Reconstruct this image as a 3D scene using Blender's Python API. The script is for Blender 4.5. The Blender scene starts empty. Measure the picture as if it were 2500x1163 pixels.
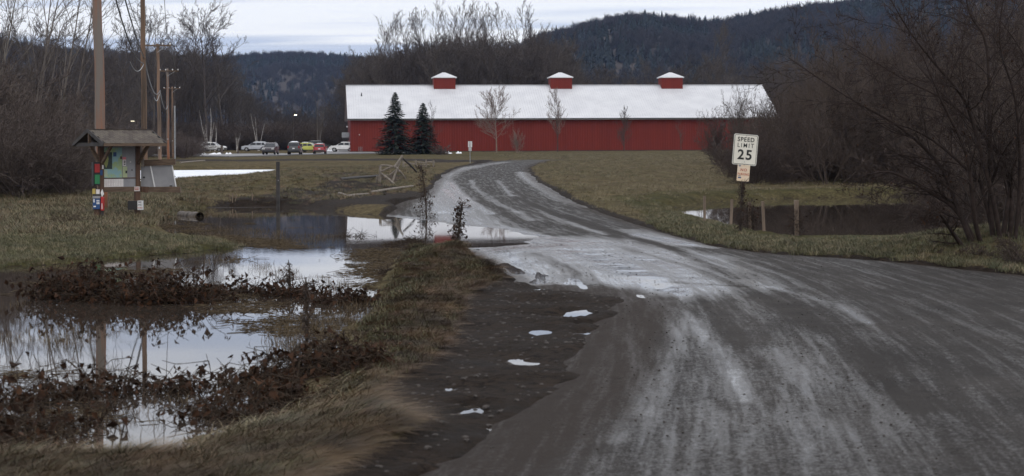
import bpy, bmesh, math, random
import numpy as np
from mathutils import Vector, Matrix
R = math.radians
scene = bpy.context.scene
COL = scene.collection

# ------------------------------------------------------------------ camera
F, HZ, EYE, ROLL = 4400.0, 365.0, 2.15, 0.0049      # focal length and horizon in photo pixels, eye height
cam = bpy.data.objects.new('camera', bpy.data.cameras.new('camera'))
COL.objects.link(cam); scene.camera = cam
cam.location = (0, 0, EYE)
cam.rotation_euler = (Matrix.Rotation(R(90), 3, 'X') @ Matrix.Rotation(-ROLL, 3, 'Z')).to_euler()
cam.data.sensor_width = 36.0
cam.data.lens = F / 2500 * 36.0
cam.data.shift_y = -(581.5 - HZ) / 2500
cam.data.clip_start = 0.5; cam.data.clip_end = 12000
cam.data.dof.use_dof = True
cam.data.dof.focus_distance = 70.0
cam.data.dof.aperture_fstop = 4.0

# ------------------------------------------------------------------ sky, sun, exposure
w = bpy.data.worlds.new('World'); scene.world = w; w.use_nodes = True
nt = w.node_tree; nt.nodes.clear()
def N(t, typ, **kw):
    n = t.nodes.new(typ)
    for k, v in kw.items(): setattr(n, k, v)
    return n
def math_node(t, op, a, b=None, clamp=False):
    n = N(t, 'ShaderNodeMath', operation=op, use_clamp=clamp)
    for i, v in enumerate((a, b)):
        if v is None: continue
        if isinstance(v, (int, float)): n.inputs[i].default_value = v
        else: t.links.new(v, n.inputs[i])
    return n.outputs[0]
def mixc(t, fac, a, b):
    n = N(t, 'ShaderNodeMix', data_type='RGBA')
    for i, v in ((0, fac), (6, a), (7, b)):
        if isinstance(v, (int, float)): n.inputs[i].default_value = v
        elif isinstance(v, tuple): n.inputs[i].default_value = (*v, 1) if len(v) == 3 else v
        else: t.links.new(v, n.inputs[i])
    return n.outputs[2]
SUN_EL, SUN_AZ = R(24), R(-150)
out = N(nt, 'ShaderNodeOutputWorld'); bg = N(nt, 'ShaderNodeBackground'); bg.inputs[1].default_value = 0.1
nt.links.new(bg.outputs[0], out.inputs[0])
sky = N(nt, 'ShaderNodeTexSky', sky_type='NISHITA', sun_disc=False, sun_elevation=SUN_EL, sun_rotation=SUN_AZ)
tc = N(nt, 'ShaderNodeTexCoord')
sep = N(nt, 'ShaderNodeSeparateXYZ'); nt.links.new(tc.outputs['Generated'], sep.inputs[0])
zc = math_node(nt, 'MAXIMUM', sep.outputs[2], 0.0)
den = math_node(nt, 'ADD', zc, 0.035)
cx = math_node(nt, 'MULTIPLY', math_node(nt, 'DIVIDE', sep.outputs[0], den), 0.34)
cy = math_node(nt, 'DIVIDE', sep.outputs[1], den)
comb = N(nt, 'ShaderNodeCombineXYZ'); nt.links.new(cx, comb.inputs[0]); nt.links.new(cy, comb.inputs[1])
nz = N(nt, 'ShaderNodeTexNoise'); nz.inputs['Scale'].default_value = 0.75; nz.inputs['Detail'].default_value = 5
nz.inputs['Roughness'].default_value = 0.5; nt.links.new(comb.outputs[0], nz.inputs['Vector'])
ramp = N(nt, 'ShaderNodeValToRGB'); nt.links.new(nz.outputs['Fac'], ramp.inputs[0])
ramp.color_ramp.interpolation = 'EASE'
e = ramp.color_ramp.elements
e[0].position = 0.38; e[0].color = (0.55, 0.64, 0.84, 1)
e[1].position = 0.57; e[1].color = (1.02, 1.04, 1.10, 1)
# overcast sky is brighter overhead than at the horizon
gain = math_node(nt, 'ADD', 0.98, math_node(nt, 'MULTIPLY', math_node(nt, 'POWER', zc, 0.6), 0.30))
# faint warm strip low on the horizon
low = math_node(nt, 'POWER', math_node(nt, 'SUBTRACT', 1.0, zc, True), 34.0)
warm = mixc(nt, math_node(nt, 'MULTIPLY', low, 0.35), ramp.outputs[0], (0.90, 0.80, 0.88))
hi_ = N(nt, 'ShaderNodeMapRange', interpolation_type='SMOOTHSTEP'); nt.links.new(zc, hi_.inputs[0]); hi_.inputs[1].default_value = .05; hi_.inputs[2].default_value = .22; hi_.inputs[4].default_value = .8
warm = mixc(nt, hi_.outputs[0], warm, (1.08, 1.08, 1.10))
vm = N(nt, 'ShaderNodeVectorMath', operation='SCALE'); nt.links.new(warm, vm.inputs[0])
nt.links.new(math_node(nt, 'MULTIPLY', gain, 10.0), vm.inputs['Scale'])
fin = mixc(nt, 0.88, sky.outputs[0], vm.outputs[0])
nt.links.new(fin, bg.inputs[0])
sl = bpy.data.lights.new('sun', 'SUN'); sl.energy = 0.5; sl.angle = R(30); sl.color = (1, 0.96, 0.9)
sun = bpy.data.objects.new('sun', sl); COL.objects.link(sun)
sun.rotation_euler = (R(50), 0, R(30)); sun.location = (0, -20, 60)
vs = scene.view_settings
vs.view_transform = 'Standard'; vs.look = 'None'; vs.exposure = 0.0; vs.gamma = 1.0; vs.use_curve_mapping = False

# ------------------------------------------------------------------ geometry helpers
def unroll(px, py):
    return px - ROLL * (py - HZ), py + ROLL * (px - 1250)
def at(px, py, Y):
    x, y = unroll(px, py)
    return Vector(((x - 1250) * Y / F, Y, EYE - (y - HZ) * Y / F))
def E(Y):
    """the land climbs gently from the flood toward the barn"""
    v = (np.minimum(Y, 420.0) * .00659 - .25); k = .05
    return np.where(v > k, v, np.where(v < -k, 0, (v + k) ** 2 / (4 * k)))
def G(px, py, dz=0.0):
    x, y = unroll(px, py); lo, hi = 2.0, 900.0
    f = lambda Y: HZ + (EYE - float(E(Y)) - dz) * F / Y - y
    for _ in range(50):
        m_ = (lo + hi) / 2
        if f(m_) > 0: lo = m_
        else: hi = m_
    return Vector(((x - 1250) * lo / F, lo, float(E(lo)) + dz))
def PX(pts): return np.array([[*G(x, y).xy] for x, y in pts])
def PW(pts):
    """outline of standing water: points on the level flood surface"""
    out = []
    for p in pts:
        x, y = unroll(*p); Y = F * (EYE + .05) / (y - HZ); out.append([(x - 1250) * Y / F, Y])
    return np.array(out)

def tag(o, label=None, cat=None, group=None, kind=None):
    if label: o['label'] = label
    if cat: o['category'] = cat
    if group: o['group'] = group
    if kind: o['kind'] = kind
    return o
def link(name, me, mat=None, parent=None, smooth=False):
    o = bpy.data.objects.new(name, me); COL.objects.link(o)
    if mat and not me.materials: me.materials.append(mat)
    if smooth: me.polygons.foreach_set('use_smooth', np.ones(len(me.polygons), bool))
    if parent: o.parent = parent
    return o
def fast_mesh(name, V, Fa):
    V = np.asarray(V, np.float32).reshape(-1, 3); Fa = np.asarray(Fa, np.int32)
    me = bpy.data.meshes.new(name); n, k = Fa.shape
    me.vertices.add(len(V)); me.vertices.foreach_set('co', V.ravel())
    me.loops.add(n * k); me.loops.foreach_set('vertex_index', Fa.ravel())
    me.polygons.add(n); me.polygons.foreach_set('loop_start', np.arange(n, dtype=np.int32) * k)
    me.update(calc_edges=True)
    return me
def empty(name, loc, rz=0):
    o = bpy.data.objects.new(name, None); COL.objects.link(o)
    o.location = loc; o.rotation_euler = (0, 0, rz); o.empty_display_size = 0.2
    return o
class MB:
    def __init__(s): s.v = []; s.f = []
    def add(s, v, f):
        b = len(s.v); s.v += [tuple(p) for p in v]; s.f += [tuple(i + b for i in q) for q in f]; return s
    def box(s, c, d, rot=None):
        c = Vector(c); h = Vector(d) / 2
        v = [Vector((x * h.x, y * h.y, z * h.z)) for x in (-1, 1) for y in (-1, 1) for z in (-1, 1)]
        if rot is not None: v = [rot @ p for p in v]
        return s.add([c + p for p in v], [(0, 1, 3, 2), (4, 6, 7, 5), (0, 4, 5, 1), (2, 3, 7, 6), (0, 2, 6, 4), (1, 5, 7, 3)])
    def bar(s, a, b, wd, ht):
        a = Vector(a); b = Vector(b); d = b - a
        q = d.to_track_quat('X', 'Z').to_matrix()
        return s.box((a + b) / 2, (d.length, wd, ht), q)
    def tube(s, pts, rad, n=8, cap=True):
        pts = [Vector(p) for p in pts]; b = len(s.v)
        if not hasattr(rad, '__len__'): rad = [rad] * len(pts)
        for i, p in enumerate(pts):
            d = (pts[min(i + 1, len(pts) - 1)] - pts[max(i - 1, 0)]).normalized()
            up = Vector((0, 0, 1)) if abs(d.z) < 0.9 else Vector((1, 0, 0))
            a = d.cross(up).normalized(); c = d.cross(a)
            for k in range(n):
                t = 2 * math.pi * k / n
                s.v.append(tuple(p + (a * math.cos(t) + c * math.sin(t)) * rad[i]))
        for i in range(len(pts) - 1):
            for k in range(n):
                k2 = (k + 1) % n
                s.f.append((b + i * n + k, b + i * n + k2, b + (i + 1) * n + k2, b + (i + 1) * n + k))
        if cap:
            s.f.append(tuple(b + k for k in range(n))[::-1]); e_ = b + (len(pts) - 1) * n
            s.f.append(tuple(e_ + k for k in range(n)))
        return s
    def poly(s, pts, th=None):
        """flat outline (3-D points) optionally given thickness by vector th"""
        n = len(pts); pts = [Vector(p) for p in pts]
        if th is None: return s.add(pts, [tuple(range(n))])
        th = Vector(th)
        return s.add(pts + [p + th for p in pts], [tuple(range(n))[::-1], tuple(range(n, 2 * n))] + [(i, (i + 1) % n, n + (i + 1) % n, n + i) for i in range(n)])
    def build(s, name, mat, parent=None, smooth=False, bevel=0):
        me = bpy.data.meshes.new(name); me.from_pydata(s.v, [], s.f); me.update()
        bm = bmesh.new(); bm.from_mesh(me); bmesh.ops.recalc_face_normals(bm, faces=bm.faces); bm.to_mesh(me); bm.free()
        o = link(name, me, mat, parent, smooth)
        if bevel:
            m = o.modifiers.new('bevel', 'BEVEL'); m.width = bevel; m.segments = 2; m.limit_method = 'ANGLE'
        return o
def text_mesh(name, body, size, mat, parent, loc, rot, sx=1.0, bold=0.0, depth=0.002, space=1.0):
    cu = bpy.data.curves.new(name, 'FONT'); cu.body = body; cu.size = size; cu.align_x = 'CENTER'; cu.align_y = 'CENTER'
    cu.offset = bold; cu.space_character = space; cu.extrude = depth; cu.resolution_u = 3
    t = bpy.data.objects.new(name, cu); COL.objects.link(t)
    dg = bpy.context.evaluated_depsgraph_get()
    me = bpy.data.meshes.new_from_object(t.evaluated_get(dg)); bpy.data.objects.remove(t)
    me.transform(Matrix.Diagonal((sx, 1, 1, 1)))
    o = link(name, me, mat, parent); o.location = loc; o.rotation_euler = rot
    return o

# numpy value noise -----------------------------------------------------
def _hash(ix, iy, seed):
    h = (ix.astype(np.int64) * 374761393 + iy.astype(np.int64) * 668265263 + seed * 974711) & 0x7fffffff
    h = ((h ^ (h >> 13)) * 1274126177) & 0x7fffffff
    return ((h ^ (h >> 16)) & 0xffff) / 65535.0
def vnoise(x, y, seed=0):
    ix = np.floor(x); iy = np.floor(y); fx = x - ix; fy = y - iy
    fx = fx * fx * (3 - 2 * fx); fy = fy * fy * (3 - 2 * fy)
    a = _hash(ix, iy, seed); b = _hash(ix + 1, iy, seed); c = _hash(ix, iy + 1, seed); d = _hash(ix + 1, iy + 1, seed)
    return (a + (b - a) * fx) * (1 - fy) + (c + (d - c) * fx) * fy
def fbm(x, y, seed=0, oct=4):
    s = 0; a = 0.5
    for i in range(oct):
        s = s + a * (vnoise(x, y, seed + i) - 0.5) * 2; x = x * 2.03 + 7.1; y = y * 2.03 + 3.7; a *= 0.5
    return s
def sdpoly(x, y, P):
    d = np.full(x.shape, 1e18); inside = np.zeros(x.shape, bool)
    for i in range(len(P)):
        ax, ay = P[i]; bx, by = P[(i + 1) % len(P)]
        ex, ey = bx - ax, by - ay; wx, wy = x - ax, y - ay
        t = np.clip((wx * ex + wy * ey) / (ex * ex + ey * ey + 1e-12), 0, 1)
        d = np.minimum(d, (wx - ex * t) ** 2 + (wy - ey * t) ** 2)
        c = ((ay <= y) & (by > y)) | ((by <= y) & (ay > y))
        with np.errstate(divide='ignore', invalid='ignore'):
            xi = ax + (y - ay) / (by - ay if by != ay else 1e-9) * ex
        inside ^= c & (x < xi)
    d = np.sqrt(d)
    return np.where(inside, -d, d)
def sstep(a, b, x):
    t = np.clip((x - a) / (b - a), 0, 1); return t * t * (3 - 2 * t)

# ------------------------------------------------------------------ materials
def new_mat(name):
    m = bpy.data.materials.new(name); m.use_nodes = True
    t = m.node_tree; b = t.nodes['Principled BSDF']; return m, t, b
def pm(name, c1, c2=None, scale=8.0, rough=0.8, bump=0.0, stretch=(1, 1, 1), rand=0.0, metal=0.0, coords='Object', detail=6, lo=0.35, hi=0.65, spec=None, bdist=0.01):
    m, t, b = new_mat(name)
    b.inputs['Roughness'].default_value = rough; b.inputs['Metallic'].default_value = metal
    if spec is not None: b.inputs['Specular IOR Level'].default_value = spec
    if c2 is None: c2 = tuple(v * 0.75 for v in c1)
    if coords == 'World':
        g = N(t, 'ShaderNodeNewGeometry').outputs['Position']
    else: g = N(t, 'ShaderNodeTexCoord').outputs[coords]
    mp = N(t, 'ShaderNodeMapping'); mp.inputs['Scale'].default_value = stretch; t.links.new(g, mp.inputs[0])
    nz = N(t, 'ShaderNodeTexNoise'); nz.inputs['Scale'].default_value = scale; nz.inputs['Detail'].default_value = detail
    t.links.new(mp.outputs[0], nz.inputs['Vector'])
    mr = N(t, 'ShaderNodeMapRange'); mr.inputs[1].default_value = lo; mr.inputs[2].default_value = hi
    t.links.new(nz.outputs['Fac'], mr.inputs[0])
    c = mixc(t, mr.outputs[0], c1, c2)
    if rand:
        oi = N(t, 'ShaderNodeObjectInfo'); hs = N(t, 'ShaderNodeHueSaturation')
        t.links.new(math_node(t, 'ADD', 1 - rand, math_node(t, 'MULTIPLY', oi.outputs['Random'], 2 * rand)), hs.inputs['Value'])
        t.links.new(math_node(t, 'ADD', 0.485, math_node(t, 'MULTIPLY', oi.outputs['Random'], 0.03)), hs.inputs['Hue'])
        t.links.new(c, hs.inputs['Color']); c = hs.outputs[0]
    t.links.new(c, b.inputs['Base Color'])
    if bump:
        bp = N(t, 'ShaderNodeBump'); bp.inputs['Strength'].default_value = bump; bp.inputs['Distance'].default_value = bdist
        t.links.new(nz.outputs['Fac'], bp.inputs['Height']); t.links.new(bp.outputs[0], b.inputs['Normal'])
    return m
M = {}
M['bark_dark'] = pm('bark_dark', (.062, .046, .040), (.105, .080, .069), 6, .9, rand=.2)
M['bark_shrub'] = pm('bark_shrub', (.040, .027, .022), (.070, .048, .039), 6, .85, rand=.3)
M['bark_brown'] = pm('bark_brown', (.056, .044, .038), (.092, .074, .064), 5, .9, rand=.22)
M['bark_mid'] = pm('bark_mid', (.056, .045, .041), (.092, .075, .067), 5, .9, rand=.22)
M['bark_pale'] = pm('bark_pale', (.085, .072, .063), (.14, .12, .105), 3, .9, rand=.15)
M['birch'] = pm('birch_bark', (.52, .49, .46), (.20, .18, .17), 5, .8, stretch=(1, 1, .5), lo=.5, hi=.75)
M['twig_roof'] = pm('twig_tan', (.17, .12, .10), (.24, .18, .15), 5, .9)
M['spruce'] = pm('spruce_needles', (.0085, .0150, .0100), (.018, .029, .019), 2.5, .85)
M['conifer_far'] = pm('conifer_needles', (.011, .018, .020), (.019, .028, .028), .3, .9, rand=.25)
M['hardwood_far'] = pm('hardwood_twigs', (.028, .026, .030), (.042, .037, .039), .3, .95, rand=.3)
M['leaf_dead'] = pm('dead_leaf', (.022, .0125, .0085), (.088, .041, .021), 4.5, .75, coords='World', lo=.42, hi=.78, detail=8, spec=.12)
M['stem_dead'] = pm('dead_stem', (.030, .021, .015), (.065, .047, .034), 9, .85, spec=.15)
M['bark_near'] = pm('bark_near', (.022, .015, .013), (.040, .028, .024), 8, .85, .4, spec=.2)
M['straw'] = pm('straw', (.05, .036, .022), (.12, .09, .055), 9, .85, spec=.15)
M['vine'] = pm('dead_vine', (.030, .020, .016), (.065, .044, .032), 6, .85)
M['grass_green'] = pm('grass_green', (.045, .050, .018), (.105, .094, .042), 1.2, .7, coords='World', rand=.25)
M['grass_tan'] = pm('grass_tan', (.12, .098, .055), (.21, .17, .10), .6, .75, coords='World', rand=.25)
M['grass_brown'] = pm('grass_brown', (.050, .031, .018), (.16, .092, .044), 1.6, .75, coords='World', rand=.3)
M['grass_straw'] = pm('grass_straw', (.11, .070, .036), (.19, .125, .062), 1.6, .75, coords='World', rand=.25)
M['pole_wood'] = pm('pole_wood', (.16, .138, .12), (.25, .105, .056), 1.1, .85, .4, stretch=(2.2, 2.2, .12), lo=.42, hi=.56, detail=8)
M['pole_dark'] = pm('pole_wood_dark', (.07, .05, .036), (.21, .13, .085), 1.4, .85, .4, stretch=(3, 3, .2), detail=8)
M['timber'] = pm('weathered_timber', (.075, .048, .032), (.14, .095, .064), 3, .8, .5, stretch=(1, 1, 6))
M['timber_red'] = pm('stained_timber', (.070, .036, .022), (.12, .066, .042), 3, .8, .5, stretch=(6, 6, .5))
M['timber_grey'] = pm('grey_timber', (.14, .12, .10), (.25, .215, .18), 4, .85, .4, stretch=(2, 2, 2))
M['timber_black'] = pm('dark_timber', (.028, .026, .026), (.055, .05, .048), 4, .8, .4)
M['stake'] = pm('stake_wood', (.13, .095, .070), (.22, .165, .125), 4, .8, .4, stretch=(4, 4, .5))
M['shingle'] = pm('asphalt_shingle', (.052, .042, .034), (.098, .08, .066), 14, .9, .4, rand=.28)
M['panel_grey'] = pm('grey_panel', (.23, .23, .245), (.29, .29, .30), 3, .55)
M['white_paint'] = pm('white_paint', (.74, .74, .74), (.64, .64, .64), 3, .5)
M['sign_white'] = pm('sign_sheeting', (.80, .77, .68), (.72, .69, .60), 2.5, .35)
M['sign_cream'] = pm('glow_tinted_sheeting', (.80, .60, .38), (.74, .62, .50), 2.2, .4)  # cream headlight glow painted into the base colour
M['black'] = pm('black_paint', (.012, .012, .013), (.02, .02, .02), 5, .5)
M['sign_ink'] = pm('sign_ink', (.012, .013, .012), (.018, .02, .018), 5, .45)
M['red_ink'] = pm('red_ink', (.45, .07, .03), (.38, .10, .05), 5, .5)
M['red_paint'] = pm('red_paint', (.42, .022, .02), (.33, .02, .02), 4, .45)
M['green_paint'] = pm('green_paint', (.025, .20, .075), (.02, .15, .06), 4, .5)
M['blue_paint'] = pm('blue_paint', (.012, .05, .16), (.02, .07, .2), 4, .45)
M['yellow_paint'] = pm('yellow_paint', (.5, .4, .1), (.4, .3, .08), 4, .5)
M['metal'] = pm('galvanised', (.36, .37, .38), (.28, .29, .30), 5, .45, metal=.6)
M['rust_metal'] = pm('dark_metal_post', (.03, .028, .025), (.07, .05, .038), 8, .7, .3)
M['cable'] = pm('cable', (.035, .035, .038), (.06, .06, .065), 3, .5)
M['cable_pale'] = pm('pale_cable', (.30, .31, .33), (.38, .39, .4), 3, .5)
M['barn_red'] = pm('barn_red', (.180, .0225, .0145), (.146, .0185, .0125), 1.3, .6, stretch=(1, 1, .06), spec=.25, lo=.3, hi=.7)
M['barn_end'] = pm('barn_end_red', (.16, .022, .024), (.12, .018, .02), .8, .6)
M['barn_trim'] = pm('barn_trim', (.46, .44, .42), (.36, .34, .33), 1, .5)
M['roof_metal'] = pm('roof_metal', (.62, .625, .645), (.54, .545, .57), .4, .5, stretch=(1, 1, 1))
M['snow'] = pm('old_snow', (.82, .83, .86), (.70, .71, .74), 2.0, .7, .5)
M['glass'] = pm('car_glass', (.012, .014, .017), (.018, .02, .024), 2, .08)
M['tyre'] = pm('tyre', (.014, .014, .014), (.022, .021, .02), 8, .85)
M['rim'] = pm('alloy', (.42, .42, .43), (.3, .3, .31), 4, .35, metal=.8)
M['lens_red'] = pm('red_lens', (.30, .012, .01), (.22, .01, .01), 4, .25)
M['lens_white'] = pm('clear_lens', (.62, .62, .6), (.5, .5, .5), 4, .2)
M['plastic'] = pm('grey_plastic', (.025, .025, .026), (.04, .04, .04), 4, .6)
def paint(name, c):
    m = pm(name, c, tuple(v * .86 for v in c), 1.5, .32); m.node_tree.nodes['Principled BSDF'].inputs['Coat Weight'].default_value = .4
    return m
def lamp_mat(name, c, s):
    m, t, b = new_mat(name); b.inputs['Base Color'].default_value = (.8, .75, .6, 1)
    b.inputs['Emission Color'].default_value = (*c, 1); b.inputs['Emission Strength'].default_value = s
    return m

# ================================================================== THE SETTING
ZW = -0.05                                   # flood level
def spline(P, n=6, closed=True):
    P = np.asarray(P, float); out = []
    m = len(P); rng_ = range(m if closed else m - 1)
    for i in rng_:
        p0, p1, p2, p3 = (P[(i - 1) % m], P[i], P[(i + 1) % m], P[(i + 2) % m]) if closed else (P[max(i - 1, 0)], P[i], P[i + 1], P[min(i + 2, m - 1)])
        for k in range(n):
            t = k / n
            out.append(.5 * ((2 * p1) + (-p0 + p2) * t + (2 * p0 - 5 * p1 + 4 * p2 - p3) * t * t + (-p0 + 3 * p1 - 3 * p2 + p3) * t ** 3))
    if not closed: out.append(P[-1])
    return np.array(out)
road_right = [(1390, 390), (1335, 394), (1305, 402), (1290, 412), (1296, 428), (1335, 456), (1400, 492), (1480, 523), (1560, 549), (1650, 576), (1750, 602), (1900, 620), (2150, 636), (2500, 672), (2900, 735), (3600, 900), (4600, 1300)]
road_left = [(700, 1500), (860, 1300), (1040, 1163), (1180, 1080), (1320, 985), (1405, 905), (1450, 830), (1500, 765), (1520, 726), (1440, 706), (1330, 696), (1245, 680), (1180, 640), (1125, 604), (1020, 585), (900, 560), (880, 535), (960, 505), (1040, 478), (1060, 450), (1075, 428), (1120, 408), (1185, 396), (1250, 391)]
ROAD = PX(road_right + road_left)
PUDDLE = PW([(690, 505), (830, 518), (1000, 532), (1110, 545), (1230, 556), (1300, 570), (1334, 582), (1300, 598), (1190, 606), (1110, 607), (1020, 600), (900, 600), (760, 590), (680, 560)])
FLOOD = PW([(-900, 700), (-300, 660), (0, 655), (100, 650), (300, 632), (500, 614), (600, 606), (560, 590), (420, 575), (350, 553), (400, 522), (470, 508), (560, 503), (690, 503), (830, 518), (960, 530), (1060, 560), (1040, 585), (1000, 592), (985, 620), (985, 655), (940, 695), (905, 735), (880, 790), (850, 850), (800, 925), (715, 990), (610, 1045), (480, 1090), (300, 1115), (100, 1125), (-200, 1130), (-900, 1130)])
FLOOD2 = PW([(1600, 512), (1700, 494), (1900, 484), (2150, 480), (2350, 476), (2700, 474), (3000, 490), (2900, 560), (2600, 590), (2330, 588), (2200, 583), (1950, 582), (1850, 574), (1760, 551), (1680, 534)])
POND = PX([(200, 409), (430, 407.5), (700, 405.5), (690, 409), (640, 420), (560, 428), (430, 438), (200, 440)])
MUD = PX([(1030, 1330), (700, 1400), (780, 1163), (920, 1100), (1030, 1040), (960, 1000), (930, 945), (1010, 900), (1090, 850), (1110, 800), (1125, 730), (1190, 695), (1245, 676), (1330, 690), (1440, 700), (1540, 722), (1520, 790), (1460, 900), (1350, 1000), (1200, 1100)])
PITS = [PX([(1128, 987), (1152, 978), (1180, 980), (1178, 989), (1150, 997), (1126, 996)]),
        PX([(1370, 757), (1400, 748), (1440, 750), (1420, 762), (1380, 764)]), PX([(1400, 783), (1455, 779), (1462, 784), (1410, 788)]),
        PX([(1400, 805), (1450, 801), (1465, 804), (1420, 808)]),
        PX([(950, 492), (1000, 484), (1050, 488), (1040, 498), (980, 500)])]
BUMPS = [  # px, py on the flat, height, half width across (m), half depth (m), turn
    (520, 441, .16, 3.3, 5, 0), (640, 439, .13, 2.2, 5, 0), (460, 452, .15, 3, 4, 0), (720, 458, .34, 2.3, 3.2, .2), (840, 462, .30, 1.6, 3, .5),
    (600, 462, .26, 2.6, 3.5, 0), (760, 424, .22, 3, 6, 0), (900, 418, .22, 4, 6, 0), (1010, 436, .35, 1.6, 6, 0), (700, 474, .22, 1.4, 2.2, 0), (560, 476, .2, 2.2, 2, 0),
    (960, 462, .12, 1.6, 2.4, 0), (1060, 640, .19, .45, 6, -.12), (1010, 760, .16, .5, 3.5, -.05), (1180, 660, .10, .35, 1.4, .2), (1480, 470, .15, 3, 7, 0), (1430, 440, .12, 2, 8, 0),
    (855, 570, .17, .38, .9, 0), (1010, 588, .1, .3, .8, 0), (2350, 612, .25, 1.6, 2, 0), (2460, 625, .3, 1.6, 2, 0), (950, 668, .08, .1, .3, 0), (300, 500, .12, 2.5, 4, 0), (120, 490, .25, 3, 6, 0)]
BUMPS = [(*G(a, b).xy, h, wx, wy, t) for a, b, h, wx, wy, t in BUMPS]
def road_z(x, y, sp):
    return ZW + np.clip(sp * 0.028, -.11, .05)
def ground_z(x, y):
    far = sstep(60, 160, y)
    n1 = fbm(x * .35, y * .35, 3); n2 = fbm(x * 1.6, y * 1.1, 11); n3 = fbm(x * 5, y * 4, 21, 3)
    near = 1 - sstep(70, 150, y)
    el = E(y)
    z = 0.035 + n1 * (.045 + .06 * far) + n2 * .028 * near + n3 * .014 * near
    for bx, by, h, wx, wy, t in BUMPS:
        dx, dy = x - bx, y - by; c, s = math.cos(t), math.sin(t)
        u = (dx * c + dy * s) / wx; v = (-dx * s + dy * c) / wy
        z = z + h * np.exp(-(u * u + v * v)) * (1 + .25 * n2)
    # bank between the frozen pond and the car park
    z = z + .22 * np.exp(-((y - 172) / 9) ** 2) * (1 - sstep(-6, 4, x))
    sf = sdpoly(x, y, FLOOD); sf = sf + n2 * .32 + n3 * .22
    t = sstep(-.9, .55, sf); z = (ZW - .20 + n2 * .10 + n3 * .03) * (1 - t) + np.maximum(z, ZW + .012) * t
    sf2 = sdpoly(x, y, FLOOD2) + n2 * .25 + n3 * .15
    t = sstep(-1.2, .5, sf2); z = (ZW - .25) * (1 - t) + np.where(x > 4.2, np.maximum(z, ZW + .012), z) * t
    sq = sdpoly(x, y, POND) + n1 * .8
    t = sstep(-1.5, 1.5, sq); z = (float(E(130)) - .4 - el) * (1 - t) + z * t
    sm = sdpoly(x, y, MUD) + n2 * .12
    t = sstep(-.35, .12, sm)
    rut = .045 * np.sin((y * .9 + x * .25 + n1 * 1.6) * 3.2) * np.clip(-sm, 0, 1)
    z = (-.012 + n2 * .022 + n3 * .020 + rut) * (1 - t) + z * t
    z = z + el * (1 - np.clip(1 - sstep(-.9, .55, sf) + 1 - sstep(-1.2, .5, sf2), 0, 1))
    for p in PITS:
        t = sstep(-.1, .22, sdpoly(x, y, p) + n3 * .22 + n2 * .1); z = z * t + np.minimum(z, ZW - .03) * (1 - t)
    # road cut
    sp = sdpoly(x, y, PUDDLE) + n2 * .25
    rz = road_z(x, y, sp) + el * sstep(-.5, 4., sp)
    sr = sdpoly(x, y, ROAD) + n2 * .16 + n3 * .10 + sstep(60, 120, y) * n1 * .6
    t = sstep(-.30, .22, sr); z = (rz - .14) * (1 - t) + z * t
    t = sstep(-.6, 1.2, sp); onleft = (sr > 0) & (y < 72)
    z = np.where(onleft, np.minimum(z, z * t + (ZW - .06) * (1 - t)), z)
    return z, sr, sm, sf, sp, sf2
rows = np.concatenate([np.linspace(-30, 5, 12), 6 * 1.0092 ** np.arange(0, 368)])
rows = np.concatenate([rows, rows[-1] * 1.035 ** np.arange(1, 105)])
ts = np.linspace(-1, 1, 441)
ts = np.sign(ts) * (np.abs(ts) * .55 + .45 * np.abs(ts) ** 3)
YY, TT = np.meshgrid(rows, ts, indexing='ij')
XX = TT * (np.maximum(YY, 0) * .62 + 9)
gx, gy = XX.ravel(), YY.ravel()
gz, sr, sm, sf, sp, sf2 = ground_z(gx, gy)
nr, nc = XX.shape
idx = np.arange(nr * nc).reshape(nr, nc)
quads = np.stack([idx[:-1, :-1], idx[:-1, 1:], idx[1:, 1:], idx[1:, :-1]], -1).reshape(-1, 4)
def attr(me, name, vals):
    a = me.attributes.new(name, 'FLOAT', 'POINT'); a.data.foreach_set('value', np.asarray(vals, np.float32))
gm = fast_mesh('ground', np.stack([gx, gy, gz], 1), quads)
mudv = 1 - sstep(-.15, .15, sm)
mudv = np.maximum(mudv, (1 - sstep(.1, .5, sr)) * .85)                      # soil along the road edge
mudv = np.maximum(mudv, .8 * (1 - sstep(.0, 1.6, sdpoly(gx, gy, PX([(560, 488), (690, 480), (830, 462), (930, 455), (960, 440), (870, 425), (800, 430), (720, 440), (980, 470), (1060, 480), (1000, 500), (700, 497)])))))
mudv = np.maximum(mudv, .75 * (1 - sstep(-.02, .035, gz - ZW)) )            # silt at the water's edge
GRN = PX([(-600, 640), (-500, 565), (0, 570), (200, 570), (420, 585), (700, 600), (700, 618), (300, 630), (0, 655)])
greenv = 1 - sstep(-1.0, 1.5, sdpoly(gx, gy, GRN))
greenv = np.maximum(greenv, .8 * (1 - sstep(.2, 2.4, np.abs(sdpoly(gx, gy, FLOOD2) - .9))) * (gx > 4))
greenv = np.maximum(greenv, .3 * np.exp(-((gy - 240) / 40) ** 2))
drive = 1 - sstep(-.5, 1.0, sdpoly(gx, gy, PX([(300, 392), (560, 390), (800, 388), (1000, 388), (1200, 393), (1200, 400), (1060, 401), (900, 397), (560, 397), (300, 398)])))
attr(gm, 'mud', np.maximum(mudv, drive * .7)); attr(gm, 'green', greenv)
def A(t, name):
    n = N(t, 'ShaderNodeAttribute'); n.attribute_name = name; return n.outputs['Fac']
def noise(t, vec, scale, detail=6, rough=.55):
    n = N(t, 'ShaderNodeTexNoise'); n.inputs['Scale'].default_value = scale; n.inputs['Detail'].default_value = detail; n.inputs['Roughness'].default_value = rough
    t.links.new(vec, n.inputs['Vector']); return n.outputs['Fac']
def rng_map(t, v, a, b, c=0., d=1.):
    n = N(t, 'ShaderNodeMapRange'); t.links.new(v, n.inputs[0])
    for i, q in enumerate((a, b, c, d)): n.inputs[i + 1].default_value = q
    return n.outputs[0]
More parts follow.
